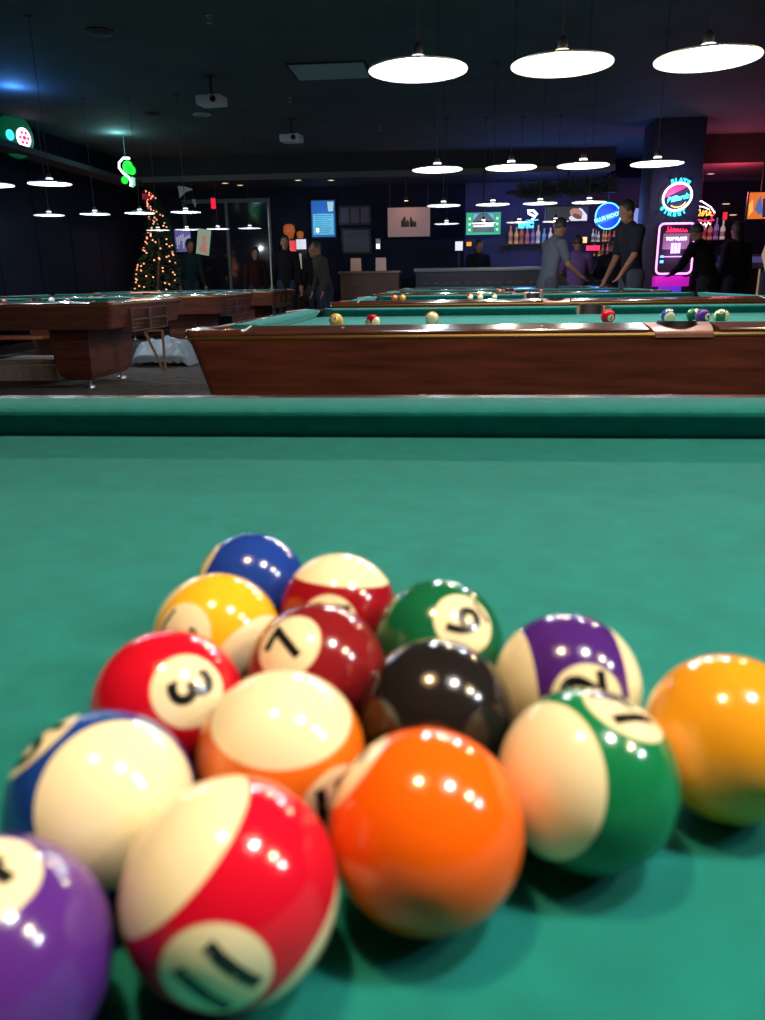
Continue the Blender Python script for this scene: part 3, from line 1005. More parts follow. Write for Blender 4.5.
t, W, H = screen('television', 'television with a green border showing a match, above the bar', 'television', 466, 212, 501, 235, 15.5, .0)
GRN = glow('tv_green', (.015, .30, .17), 1)
MB().box(-W, W, -.002, .004, -H, H).build('display', GRN, t)
MB().box(-W * .62, W * .62, -.006, -.002, -H * .78, H * .95).build('picture', glow('tv_dark', (.05, .07, .11), 1), t)
MB().prism_y([(-W * .6, -H * .3), (W * .6, -H * .3), (W * .6, H * .15), (-W * .6, H * .15)], -.010, -.006).build('match_stripe', glow('tv_white', (.7, .7, .78), 1), t)
MB().box(-W * .6, W * .1, -.012, -.010, -H * .15, -H * .04).build('red_stripe', glow('tv_red', (.4, .1, .12), 1), t)
MB().prism_y([(-W * .6, H * .9), (-W * .25, H * .9), (-W * .6, H * .3)], -.010, -.006).prism_y([(W * .6, H * .9), (W * .25, H * .9), (W * .6, H * .3)], -.010, -.006).build('blue_corner', glow('tv_blue', (.12, .3, .5), 1), t)
b = MB()
for sx in (-1, 1):
    for k in range(3):
        b.box(sx * W * .8 - .02, sx * W * .8 + .02, -.008, -.002, H * (.35 - k * .5), H * (.55 - k * .5))
b.build('side_mark', glow('tv_mark', (.6, .75, .65), 1), t)
added_glow_light(t, (0, -.3, 0), (.5, 1, .8), 1.5)
MB().tube([(0, .04, H), (0, .04, ZC - t.location.z)], .02, 8).build('hanger_pole', M['black'], t)

t, W, H = screen('television', 'television showing a bearded man, hung left of the round blue neon sign', 'television', 546, 206, 588, 222, 15.5, .02)
MB().box(-W, W, -.002, .004, -H, H).build('display', glow('tv_dim', (.02, .025, .035), 1), t)
MB().prism_y([(W * .1, -H * .5), (W * .2, -H * .92), (W * .98, -H * .92), (W * .98, -H * .2), (W * .75, H * .55), (W * .6, H * .8)], -.008, -.002).build('white_shirt', glow('tv_shirt', (.62, .64, .72), 1), t)
MB().prism_y([(p[0], p[2]) for p in ellipse(W * .45, H * .08, W * .33, H * .62, n=24, tilt=R_(-20))], -.012, -.008).build('face_picture', glow('tv_skin', (.40, .20, .15), .9), t)
MB().prism_y([(p[0], p[2]) for p in ellipse(W * .50, -H * .35, W * .24, H * .32, n=20, tilt=R_(-20))], -.015, -.012).build('beard_picture', glow('tv_beard', (.13, .06, .05), .9), t)
MB().tube([(0, .04, H), (0, .04, ZC - t.location.z)], .02, 8).build('hanger_pole', M['black'], t)

t, W, H = screen('television', 'television showing orange and blue shapes at the right frame edge', 'television', 747, 192, 775, 219, 14.2, .02)
MB().box(-W, W, -.002, .004, -H, H).build('display', glow('tv_orange', (.75, .17, .03), 1), t)
MB().prism_y([(-W * .5, -H * .3), (-W * .1, -H * .7), (W * .2, -H * .6), (W * .05, H * .2), (-W * .1, H * .75), (-W * .35, H * .3)], -.008, -.002).build('blue_figure', glow('tv_figure', (.10, .13, .35), 1), t)
MB().prism_y([(W * .2, -H * .9), (W * .95, -H * .9), (W * .95, H * .9), (W * .1, H * .5)], -.006, -.002).build('dark_area', glow('tv_darkblue', (.02, .02, .06), 1), t)
MB().prism_y([(-W * .98, H * .1), (-W * .7, H * .5), (-W * .6, -H * .4), (-W * .9, -H * .8)], -.006, -.002).build('yellow_area', glow('tv_yellow', (.9, .45, .08), 1), t)
MB().tube([(0, .04, H), (0, .04, ZC - t.location.z)], .02, 8).build('hanger_pole', M['black'], t)

# projection screen
t, W, H = screen('projection_screen', 'white projection screen with a small dark picture in its middle, left of the bar', 'projection screen', 388, 207, 430, 237, 16.2, .015)
MB().box(-W, W, -.002, .004, -H, H).build('sheet', mat('warm_white_sheet', (.32, .235, .235), .7, emit=(.15, .09, .09), es=.6), t)
b = MB()
for x, h_, w_ in ((-.13, .10, .05), (-.09, .16, .06), (-.03, .09, .07), (.04, .15, .05), (.08, .08, .07), (.13, .07, .04)):
    b.prism_y([(x - w_ / 2, -.09), (x + w_ / 2, -.09), (x + w_ / 2, -.09 + h_), (x, -.09 + h_ + .05), (x - w_ / 2, -.09 + h_)], -.006, -.002)
b.build('dark_picture', mat('grey_ink', (.05, .045, .05), .7), t)
MB().tube([(-W * .9, .03, H), (-W * .9, .03, ZC - t.location.z - .39)], .006, 6).build('hanger', M['cable'], t)
MB().tube([(W * .9, .03, H), (W * .9, .03, ZC - t.location.z - .39)], .006, 6).build('hanger', M['cable'], t)
p = at_y(406, 199, 15.9)
sc_ = thing('spotlight', 'small warm spotlight shining down on the projection screen', 'spotlight', (p.x, 15.9, p.z))
MB().lathe([(.02, .06), (.04, .04), (.045, -.03), (.001, -.02)], 16).build('head', M['black'], sc_)
MB().lathe([(.038, -.032), (.001, -.034)], 16).build('lens', glow('spot_warm', (1, .55, .3), 4), sc_)
MB().tube([(0, 0, .06), (0, 0, 2.82 - p.z)], .008, 6).build('stem', M['cable'], sc_)
added_glow_light(sc_, (0, -.05, -.12), (1, .5, .3), 2.5, .04)

# picture frames left of it (notice boards)
for u0, v0, u1, v1, lb in ((340, 206, 370, 224, 'upper framed notice sheets on the back wall'), (343, 229, 370, 253, 'lower framed notice sheet on the back wall')):
    t, W, H = screen('picture_frame', lb, 'picture frame', u0, v0, u1, v1, 17.12, .03)
    n = 3 if v0 < 220 else 1
    b = MB()
    for k in range(n):
        x0 = -W + 2 * W * k / n
        b.box(x0 + .02, x0 + 2 * W / n - .02, -.003, .004, -H + .02, H - .02)
    b.build('sheet', mat('dim_sheet', (.10, .09, .12), .8), t)

# doorway/back left
d0, d1 = at_y(182, 204, 17.15), at_y(270, 204, 17.15)
dd = thing('door_1', 'dark', None, ((d0.x + d1.x) / 2, 17.19, 0))
dd['kind'] = 'structure'
del dd['label']
hw = (d1.x - d0.x) / 2
MB().box(-hw, -hw + .07, -.05, 0, 0, d0.z).box(hw - .07, hw, -.05, 0, 0, d0.z).box(-hw, hw, -.05, 0, d0.z, d0.z + .08).box(-.03, .03, -.05, 0, 0, d0.z).build('door_frame', mat('grey_door_frame', (.09, .095, .10), .6), dd)
MB().box(-hw + .07, -.03, -.02, -.005, .05, d0.z).box(.03, hw - .07, -.02, -.005, .05, d0.z).build('door_glass', mat('dark_glass', (.012, .014, .022), .08), dd)
p = at_y(212, 203, 17.0)
ex_ = thing('red_sign', 'small red lit sign over the dark doorway', 'lit sign', (p.x, 17.12, p.z))
MB().box(-.06, .06, -.03, .03, -.12, .12, .01).build('case', M['black'], ex_)
MB().box(-.05, .05, -.034, -.03, -.105, .105).build('face', glow('exit_red', (.75, .01, .05), 1.2), ex_)
# tall pale pole
p0, p1 = at_y(272, 207, 14.7), at_y(272, 286, 14.7)
cs = thing('cue_stick', 'pale upright pool cue in front of the dark doorway', 'cue stick', (p1.x, 14.7, 0))
MB().tube([(0, 0, .0), (0, 0, .9), (0, 0, 1.9)], [.015, .012, .008], 8).build('shaft', mat('pale_cue_wood', (.35, .33, .30), .5), cs)
MB().tube([(0, 0, 1.9), (0, 0, p0.z)], [.008, .006], 8).build('tip', M['white'], cs)

# pennants and posters, left
for u, v, shp, lb, c in ((186, 189, ((-.16, .06), (.0, .04), (.12, .0), (.13, -.02), (.0, -.05), (-.14, -.16)), 'small white pointed pennant hanging under the soffit beside the lit tree', (.55, .55, .58)),
                         (194, 203, ((-.04, .07), (.03, .07), (.045, -.02), (.02, -.09), (-.02, .0)), 'little grey ribbon hanging right of the white pennant', (.45, .40, .42))):
    Yp = 15.75 if u < 190 else 16.1
    p = at_y(u, v, Yp)
    pn = thing('pennant', lb, 'pennant', (p.x, Yp, p.z))
    MB().prism_y(shp, -.006, .006).build('cloth', mat('pennant_cloth', c, .7), pn)
    MB().tube([(-.02, 0, .04), (-.02, 0, 2.82 - p.z)], .004, 6).build('string', M['cable'], pn)
t, W, H = screen('poster', 'purple and white lit poster behind the person by the tree', 'poster', 176, 229, 190, 252, 17.12, .0)
MB().box(-W, W, -.004, .004, -H, H).build('sheet', glow('poster_violet', (.10, .09, .26), .9), t)
b = MB()
for k in range(7):
    b.box(-W * .8 + k * W * .25, -W * .8 + k * W * .25 + .03, -.008, -.004, -H * .7 + (k % 3) * .08, H * (.3 + .1 * (k % 4)))
b.build('white_streak', glow('poster_streak', (.35, .36, .5), .8), t)
t, W, H = screen('poster', 'tilted poster of a woman in red on a green ground, right of the purple poster', 'poster', 198, 229, 209, 255, 17.12, .0)
t.rotation_euler = (0, R_(10), 0)
MB().box(-W, W, -.004, .004, -H, H).build('sheet', glow('poster_green', (.22, .30, .22), .8), t)
MB().prism_y([(-W * .3, H * .5), (W * .3, H * .55), (W * .5, -H * .2), (W * .8, -H * .9), (-W * .6, -H * .7), (-W * .1, -H * .1)], -.008, -.004).build('figure', glow('poster_red', (.42, .16, .13), .8), t)

# ------------------------------------------------------------------ lit tree
tb = at_y(157, 285, 15.1)
tr = thing('christmas_tree', 'dark slim evergreen tree wrapped in warm fairy lights', 'christmas tree', (tb.x, 15.1, 0))
path = [(Vector((0, 0, .25)), .44), (Vector((-.02, 0, .8)), .43), (Vector((.05, 0, 1.2)), .42), (Vector((.12, 0, 1.6)), .30), (Vector((.16, 0, 2.0)), .18), (Vector((.08, 0, 2.35)), .12), (Vector((.0, 0, 2.62)), .07)]


def along(z):
    for (a, ra), (b_, rb) in zip(path, path[1:]):
        if z <= b_.z:
            f = max(0, (z - a.z) / (b_.z - a.z))
            return a.lerp(b_, f), ra + (rb - ra) * f
    return path[-1]


b = MB()
for k in range(2600):
    z = .25 + 2.37 * random.random() ** 1.25
    c, r = along(z)
    a = random.uniform(0, 2 * PI)
    rr = r * math.sqrt(random.random())
    p = Vector((c.x + rr * math.cos(a), rr * math.sin(a), z))
    d = Vector((math.cos(a), math.sin(a), random.uniform(-.5, .2))).normalized() * random.uniform(.06, .13)
    s = Vector((-math.sin(a), math.cos(a), random.uniform(-.4, .4))) * .016
    v3 = [b.bm.verts.new(q) for q in (p - s, p + d, p + s, p + Vector((0, 0, .015)))]
    b.bm.faces.new((v3[0], v3[1], v3[3]))
    b.bm.faces.new((v3[3], v3[1], v3[2]))
b.build('foliage', M['green_leaf'], tr, smooth=False)
MB().tube([(0, 0, .0), (0, 0, .8), path[3][0], path[5][0]], [.05, .045, .03, .015], 8).build('trunk', M['darkwood'], tr)
bulb_me = MB().ico(.017, sub=1).mesh('fairy_light')
bulb_me.materials.append(glow('fairy_warm', (1, .36, .20), 1.6))
for k in range(96):
    z = .75 + 1.85 * ((k + .5) / 96) ** .9
    c, r = along(z)
    a = -PI / 2 + random.uniform(-1.4, 1.4)
    link('fairy_light', bulb_me, None, tr, (c.x + r * .95 * math.cos(a), r * .95 * math.sin(a), z))
b = MB()
b.prism_y([(-.09, .02), (.09, .03), (.10, -.06), (.06, -.09), (-.1, -.07)], -.05, .05)
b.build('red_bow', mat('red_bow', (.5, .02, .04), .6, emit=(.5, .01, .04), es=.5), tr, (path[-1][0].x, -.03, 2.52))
added_glow_light(tr, (.0, -.65, 1.3), (1, .35, .15), 9, .3)  # warm light added in front to brighten the foliage

# ------------------------------------------------------------------ bar counters, bottles, small things
bl, br = at_y(414, 268, 14.5), at_y(655, 268, 14.5)
cnt = thing('bar_counter', 'long bar counter with a pale top edge and a row of studs, at the back', 'bar counter', (0, 14.5, 0))
MB().box(bl.x, br.x, 0, .6, 1.06, 1.13, .01).build('top', mat('grey_counter_top', (.14, .14, .16), .35), cnt)
MB().box(bl.x + .03, br.x, .04, .56, 0, 1.06).build('front', mat('slate_grey_front', (.026, .028, .042), .7), cnt)
b = MB()
for k in range(26):
    b.box(bl.x + .2 + k * .19 - .03, bl.x + .2 + k * .19 + .03, .028, .042, .86, .875)
b.build('stud', mat('dim_steel', (.10, .10, .12), .5), cnt)
c2l, c2r = at_y(338, 270, 13.9), at_y(400, 270, 13.9)
cn2 = thing('side_counter', 'short brown counter left of the bar, holding paper table tents', 'counter', (0, 13.9, 0))
MB().box(c2l.x, c2r.x, 0, .5, 1.04, 1.09, .01).build('top', mat('lit_brown_top', (.10, .06, .045), .4), cn2)
MB().box(c2l.x + .03, c2r.x - .03, .04, .46, 0, 1.04).build('front', M['wood2'], cn2)
c3l = at_y(702, 265, 13.45)
cn3 = thing('side_counter', 'dark counter with a pale edge right of the jukebox', 'counter', (0, 13.2, 0))
MB().box(c3l.x + .05, 6.6, 0, .6, 1.03, 1.12, .01).build('top', mat('grey_blue_top', (.14, .15, .17), .4), cn3)
MB().box(c3l.x + .1, 6.6, .06, .56, 0, 1.03).build('front', M['darkwood'], cn3)
bp0 = at_y(742, 257, 15.2)
bx = thing('cooler_box', 'blue-lit low cooler behind the right-hand counter', 'cooler', (bp0.x, 15.2, 0))
MB().box(-.38, .38, -.2, .2, 0, bp0.z + .04, .02).build('body', mat('blue_steel', (.06, .07, .14), .4), bx)
MB().box(-.35, .35, -.215, -.2, bp0.z - .14, bp0.z).build('door', glow('cooler_blue', (.045, .05, .13), 1), bx)

for u, v, c, lb in ((356, 265, (.55, .33, .26), 'pinkish folded table tent, left one on the short counter'), (381, 266, (.55, .35, .32), 'pinkish folded table tent, right one on the short counter')):
    p = at_y(u, v, 14.1)
    o = MB().loft([[(-.09, -.07, 0), (.09, -.07, 0), (.09, -.066, 0), (-.09, -.066, 0)], [(-.09, -.004, .22), (.09, -.004, .22), (.09, 0, .22), (-.09, 0, .22)], [(-.09, .07, 0), (.09, .07, 0), (.09, .066, 0), (-.09, .066, 0)]]).build('table_tent', mat('tent_card', c, .7), None, (p.x, 14.1, 1.09), smooth=False)
    tag(o, lb, 'table tent', 'table tents')
p = at_y(378, 244, 17.15)
gl = thing('wall_thermostat', 'small bright white wall plate left of the projection screen', 'wall plate', (p.x, 17.19, p.z))
MB().box(-.05, .05, -.03, .01, -.11, .11, .008).build('plate', M['white'], gl)
MB().box(-.035, .035, -.034, -.03, -.09, .0).build('lit_face', NE['white'], gl)

# lottery-style lit display
p = at_y(298, 246, 15.4)
lm = thing('lit_display_box', 'small red and white lit display box behind the standing dark figures', 'display box', (p.x, 15.4, 0))
MB().box(-.16, .16, 0, .2, 1.0, p.z + .14).build('cabinet', M['black'], lm)
MB().box(-.16, -.04, -.006, 0, p.z - .1, p.z + .1).build('red_face', glow('red_face', (.6, .03, .04), 1), lm)
MB().box(-.03, .16, -.006, 0, p.z - .06, p.z + .12).build('white_face', glow('pale_face', (.55, .55, .65), 1), lm)
MB().box(-.05, .06, -.006, 0, p.z - .42, p.z - .14).build('lower_face', glow('yellow_grey_face', (.30, .27, .2), .8), lm)
MB().box(-.3, .3, -.05, .35, 0, 1.0).build('stand', M['darkwood'], lm)
for u, v, lb in ((289, 234, 'left orange flame-shaped glass wall light behind the dark figures'), (300, 237, 'smaller orange wall light right of the flame-shaped one')):
    p = at_y(u, v, 17.1)
    wl = thing('wall_light', lb, 'wall light', (p.x, 17.13, p.z), group='orange wall lights')
    s_ = 1 if u < 295 else .6
    MB().lathe([(.01, -.16), (.07 * s_, -.1), (.13 * s_, .06), (.11 * s_, .17 * s_), (.05 * s_, .2 * s_)], 16).build('glass_shade', glow('orange_glass', (.30, .07, .012), .8), wl)
    MB().box(-.03, .03, -.03, .06, -.2, -.14).build('bracket', M['black'], wl)

# back-bar shelves and bottles
bottle_cols = [(.45, .20, .10), (.5, .42, .36), (.35, .10, .06), (.6, .5, .45), (.20, .12, .3), (.5, .28, .10), (.12, .25, .4), (.4, .12, .12)]
bms = []
for i, c in enumerate(bottle_cols):
    me = MB().lathe([(.036, 0), (.038, .01), (.038, .17), (.030, .20), (.014, .225), (.013, .29), (.016, .292), (.016, .305), (.001, .305)], 14).mesh('bottle')
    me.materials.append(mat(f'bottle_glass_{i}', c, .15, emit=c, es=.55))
    lb_ = MB().lathe([(.0388, .05), (.0388, .13)], 14, cap=False).mesh('bottle_label')
    lb_.materials.append(mat(f'bottle_label_{i}', tuple(min(1, q * 1.6) for q in c), .6))
    bms.append((me, lb_))
NTH = ['first', 'second', 'third', 'fourth', 'fifth', 'sixth', 'seventh', 'eighth', 'ninth']
CN = ['amber', 'pale', 'brown', 'cream', 'violet', 'orange', 'blue', 'red']


def shelf(u0, u1, v, Y, lb, n, where, scale=1.0):
    a, b_ = at_y(u0, v, Y), at_y(u1, v, Y)
    sh_ = thing('bottle_shelf', lb, 'shelf', (a.x, Y, a.z))
    MB().box(-.1, b_.x - a.x + .1, -.1, .12, -.03, 0).build('board', M['darkwood'], sh_)
    for s in (-.09, b_.x - a.x + .07):
        MB().box(s, s + .025, -.02, .12, -.14, -.03).build('bracket', M['black'], sh_)
    for k in range(n):
        i = (k * 5 + n) % 8
        x = a.x + (b_.x - a.x) * (k + .5) / n + random.uniform(-.015, .015)
        o = link('bottle', bms[i][0], None, None, (x, Y - .03 + .01 * (k % 3), a.z))
        sc = scale * random.uniform(.85, 1.15)
        o.scale = (scale, scale, sc)
        tag(o, f'{CN[i]} bottle, {NTH[k]} from the left {where}', 'bottle', 'bottles behind the bar')
        link('bottle_label', bms[i][1], None, o)


shelf(508, 552, 244, 17.06, 'bottle shelf behind the bar left of the grey-shirted man', 8, 'on the shelf left of the grey-shirted man', 1.1)
shelf(590, 622, 242, 17.06, 'upper bottle shelf below the round blue neon sign', 9, 'on the shelf right below the round blue neon sign', .72)
shelf(592, 625, 256, 17.06, 'lower bottle shelf below the round blue neon sign', 8, 'on the lower shelf below the round blue neon sign', .72)
shelf(695, 724, 240, 17.06, 'bottle shelf right of the jukebox under the fan-shaped neon', 5, 'on the shelf right of the jukebox', 1.25)
# small lit things behind the bar
bbx = MB().box(-1.3, 3.3, -.2, .2, 0, 1.12, .01).build('back_bar_cabinet', M['darkwood'], None, (.7, 16.85, 0))
tag(bbx, 'long dark cabinet along the wall behind the bar', 'cabinet')
for u, v, Y, c, sx, sz, nm, lb, cat in ((459, 246, 16.85, (.55, .55, .6), .09, .11, 'till_screen', 'small white till screen under the green-bordered television', 'till'),
                                    (469, 244, 16.85, (.75, .25, .02), .06, .05, 'till_light', 'small orange lit sign beside the till screen', 'lit sign'),
                                    (593, 248, 16.85, (1, .03, .12), .16, .06, 'bar_sign', 'small red lit bar sign behind the purple-lit customer', 'lit sign'),
                                    (581, 240, 16.85, (1, .6, .25), .14, .07, 'bar_lamp', 'small warm bar lamp behind the purple-lit customer', 'bar lamp'),
                                    (725, 216, 17.11, (.6, .02, .05), .05, .09, 'bar_sign', 'red hanging lit sign right of the fan-shaped neon', 'lit sign'),
                                    (643, 219, 17.13, (.16, .22, .5), .22, .26, 'bar_sign', 'speckled blue lit sign behind the tall man in black', 'lit sign')):
    p = at_y(u, v, Y)
    o = thing(nm, lb, cat, (p.x, Y, p.z))
    MB().box(-sx, sx, 0, .08, -sz, sz, .01).build('case', M['black'], o)
    MB().box(-sx * .85, sx * .85, -.006, 0, -sz * .8, sz * .8).build('face', glow('face_' + nm, c, 1.3), o)
    MB().box(-.02, .02, .02, .06, -(p.z - 1.12) if Y < 17 else -sz - .02, -sz).build('post', M['black'], o)

# garland along the bar soffit
g0, g1 = at_y(518, 193, 14.4), at_y(612, 186, 14.4)
b = MB()
for k in range(1700):
    f = random.random()
    c = g0.lerp(g1, f) + Vector((0, 0, -.06 * math.sin(f * PI * 4) ** 2 + .05))
    a = random.uniform(0, 2 * PI)
    e = random.uniform(-1.2, 1.2)
    d = Vector((math.cos(a) * math.cos(e), math.sin(a) * math.cos(e), math.sin(e)))
    p = c + d * random.uniform(.02, .09)
    s = d.cross(Vector((.3, .5, .8))).normalized() * .018
    tip = p + d * random.uniform(.06, .13)
    vs = [b.bm.verts.new(q) for q in (p - s, tip, p + s, p + Vector((0, 0, .012)))]
    b.bm.faces.new((vs[0], vs[1], vs[3]))
    b.bm.faces.new((vs[3], vs[1], vs[2]))
o = b.build('garland', mat('dusky_garland', (.05, .055, .07), .8), None, smooth=False)
tag(o, 'bushy evergreen garland strung along above the bar', 'garland')
o = MB().box(g0.x - .2, g1.x + .1, 14.38, 14.46, g1.z - .10, g1.z - .04).build('trim_8', M['soffit'])
struct(o)


# ------------------------------------------------------------------ people
def skin_mesh(verts, edges, radii, sub=2):
    me = bpy.data.meshes.new('work')
    me.from_pydata([tuple(v) for v in verts], edges, [])
    o = bpy.data.objects.new('work', me)
    COL.objects.link(o)
    md = o.modifiers.new('skin', 'SKIN')
    md.use_smooth_shade = True
    for i, r in enumerate(radii):
        sv = me.skin_vertices[0].data[i]
        sv.radius = (r, r) if not isinstance(r, tuple) else r
        sv.use_root = (i == 0)
    sb = o.modifiers.new('sub', 'SUBSURF')
    sb.levels = sub
    sb.render_levels = sub
    dg = bpy.context.evaluated_depsgraph_get()
    out = bpy.data.meshes.new_from_object(o.evaluated_get(dg))
    bpy.data.objects.remove(o)
    return out


def remesh(bm_src, vox):
    me = bpy.data.meshes.new('work')
    bm_src.to_mesh(me)
    bm_src.free()
    o = bpy.data.objects.new('work', me)
    COL.objects.link(o)
    md = o.modifiers.new('r', 'REMESH')
    md.mode = 'VOXEL'
    md.voxel_size = vox
    md.use_smooth_shade = True
    sm = o.modifiers.new('s', 'SMOOTH')
    sm.iterations = 2
    dg = bpy.context.evaluated_depsgraph_get()
    out = bpy.data.meshes.new_from_object(o.evaluated_get(dg))
    bpy.data.objects.remove(o)
    return out


def person(label, loc, rz, h=1.75, lean=0, head_fwd=0, arms=None, shirt=(.03, .03, .035), pants=(.02, .025, .04), sleeve=.55, seated=False, hairc=None, skinm=None, long_hair=False, vox=.009):
    """local frame: faces -Y. arms: for (left,right) list of (elbow, wrist) offsets from shoulder"""
    t = thing('person', label, 'person', loc, rz)
    k = h / 1.75
    V = Vector
    pelvis = V((0, 0, .95 * k if not seated else .82 * k))
    L = lean
    upv = V((0, -math.sin(L), math.cos(L)))
    waist = pelvis + upv * .16 * k
    chest = pelvis + upv * .36 * k
    neck = pelvis + upv * .53 * k
    hv = V((0, -math.sin(L * .5 + head_fwd), math.cos(L * .5 + head_fwd)))
    headc = neck + hv * .17 * k
    shd = [chest + upv * .11 * k + V((s * .185 * k, 0, 0)) for s in (-1, 1)]
    if arms is None:
        arms = [((-.05, .02, -.29), (-.03, -.08, -.25))] * 1 + [((.05, .02, -.29), (.03, -.08, -.25))]
    elb = [shd[i] + V(arms[i][0]) * k for i in (0, 1)]
    wri = [elb[i] + V(arms[i][1]) * k for i in (0, 1)]
    if seated:
        knee = [pelvis + V((s * .14, -.42, -.03)) * k for s in (-1, 1)]
        ank = [kn + V((0, .06, -.42)) * k for kn in knee]
    else:
        knee = [V((s * .10, -.02, .50)) * k for s in (-1, 1)]
        ank = [V((s * .105, .02, .09)) * k for s in (-1, 1)]
    hip = [pelvis + V((s * .09, 0, -.05)) * k for s in (-1, 1)]
    # body
    bm = bmesh.new()

    def limb(pts, rs, flat=1.0, bm_=None):
        """closed tapering tube with rounded joints; flat squashes it front to back"""
        tb = bmesh.new()
        ring = []
        fine, fr = [], []
        for i in range(len(pts) - 1):
            for j in range(5):
                f = j / 5
                fine.append(pts[i].lerp(pts[i + 1], f))
                fr.append(rs[i] + (rs[i + 1] - rs[i]) * f)
        fine.append(pts[-1])
        fr.append(rs[-1])
        mb = MB()
        mb.bm.free()
        mb.bm = tb
        mb.tube(fine, [q * k for q in fr], 16)
        for p, r in zip(pts, rs):
            bmesh.ops.transform(tb, matrix=Matrix.Translation(p), verts=bmesh.ops.create_icosphere(tb, subdivisions=3, radius=r * k)['verts'])
        if flat != 1:
            for v in tb.verts:
                base = pelvis + upv * (v.co - pelvis).dot(upv)
                off = v.co - base
                yy = off.dot(V((0, math.cos(L), math.sin(L))))
                v.co -= V((0, math.cos(L), math.sin(L))) * yy * (1 - flat)
        bmesh.ops.recalc_face_normals(tb, faces=tb.faces)
        me = bpy.data.meshes.new('work')
        tb.to_mesh(me)
        tb.free()
        (bm if bm_ is None else bm_).from_mesh(me)
    limb([pelvis, waist, chest, chest + upv * .1 * k], [.145, .125, .15, .12], .66)
    limb([chest + upv * .1 * k, neck, neck + hv * .1 * k], [.07, .056, .052])
    for i in (0, 1):
        limb([chest + upv * .08 * k, shd[i], elb[i], wri[i]], [.07, .060, .042, .027])
        limb([hip[i], knee[i], ank[i], ank[i] + V((0, -.13, -.045)) * k], [.095, .058, .042, .03])
    # head
    def blob(c, r, sc, rot=None):
        q = bmesh.ops.create_icosphere(bm, subdivisions=3, radius=r)
        mt = Matrix.Translation(c) @ (rot or Matrix.Identity(4)) @ Matrix.Diagonal((*sc, 1))
        bmesh.ops.transform(bm, matrix=mt, verts=q['verts'])
    hr = Matrix.Rotation(-(0) + (L * .5 + head_fwd), 4, 'X')
    def H(x, y, z):
        return headc + hr.to_3x3() @ (V((x, y, z)) * k)
    blob(H(0, 0, .02), .1 * k, (.78, .95, 1.12), hr)
    blob(H(0, -.03, -.055), .07 * k, (.80, .85, .9), hr)
    blob(H(0, -.100, -.005), .02 * k, (.7, .9, 1.4), hr)
    for s in (-1, 1):
        blob(H(s * .078, .01, -.005), .026 * k, (.35, .8, 1.2), hr)
        blob(H(s * .032, -.086, .02), .014 * k, (1.2, .6, .6), hr)
    # hands: palm + five fingers
    for i in (0, 1):
        d = (wri[i] - elb[i]).normalized()
        s = V((1, 0, 0)) if abs(d.x) < .8 else V((0, 1, 0))
        side = (s - d * s.dot(d)).normalized()
        nrm_ = d.cross(side)
        pv, pe, pr = [wri[i], wri[i] + d * .08 * k], [(0, 1)], [.026 * k, (.036 * k, .018 * k)]
        for f in range(4):
            n = len(pv)
            o_ = side * (-.030 + .02 * f) * k
            ln = (.065, .078, .074, .058)[f] * k
            pv += [wri[i] + d * .085 * k + o_, wri[i] + d * (.085 * k + ln * .55) + o_ + nrm_ * .008 * k, wri[i] + d * (.085 * k + ln) + o_ + nrm_ * .028 * k]
            pe += [(1, n), (n, n + 1), (n + 1, n + 2)]
            pr += [.010 * k, .009 * k, .008 * k]
        n = len(pv)
        q = -side if i == 0 else side
        pv += [wri[i] + d * .03 * k + q * .035 * k, wri[i] + d * .07 * k + q * .055 * k + nrm_ * .02 * k]
        pe += [(0, n), (n, n + 1)]
        pr += [.012 * k, .009 * k]
        bm.from_mesh(skin_mesh(pv, pe, pr, 1))
    link('body', remesh(bm, vox), skinm or M['skin'], t)
    # shirt
    sb = bmesh.new()
    limb([pelvis - upv * .06 * k, waist, chest, chest + upv * .10 * k], [.172, .156, .178, .145], .68, sb)
    limb([chest + upv * .1 * k, neck - upv * .03 * k], [.11, .075], 1, sb)
    for i in (0, 1):
        if sleeve < .7:
            limb([chest + upv * .09 * k, shd[i], shd[i].lerp(elb[i], sleeve / .55 * .75)], [.095, .080, .064], 1, sb)
        else:
            limb([chest + upv * .09 * k, shd[i], elb[i], elb[i].lerp(wri[i], .93)], [.095, .080, .058, .040], 1, sb)
    link('shirt', remesh(sb, vox), mat('shirt_cloth', shirt, .95, spec=.1), t)
    # trousers
    tbm = bmesh.new()
    limb([pelvis - upv * .08 * k, pelvis + upv * .05 * k], [.155, .158], .7, tbm)
    for i in (0, 1):
        limb([hip[i], knee[i], ank[i]], [.112, .078, .062], 1, tbm)
    link('trousers', remesh(tbm, vox), mat('trouser_cloth', pants, .95, spec=.1), t)
    for i in (0, 1):
        b = MB()
        b.ico(.055 * k, sub=2, sc=(.85, 2.3, .85))
        b.build('shoe', M['black'], t, ank[i] + V((0, -.05, -.045)) * k)
    # hair cap
    bm = bmesh.new()
    def blob2(c, r, sc):
        q = bmesh.ops.create_icosphere(bm, subdivisions=3, radius=r)
        bmesh.ops.transform(bm, matrix=Matrix.Translation(c) @ hr @ Matrix.Diagonal((*sc, 1)), verts=q['verts'])
    blob2(H(0, .018, .045), .105 * k, (.84, .92, 1.0))
    if long_hair:
        blob2(H(0, .05, -.08), .09 * k, (.95, .6, 1.5))
    link('hair', remesh(bm, vox), hairc or M['hair'], t)
    return t


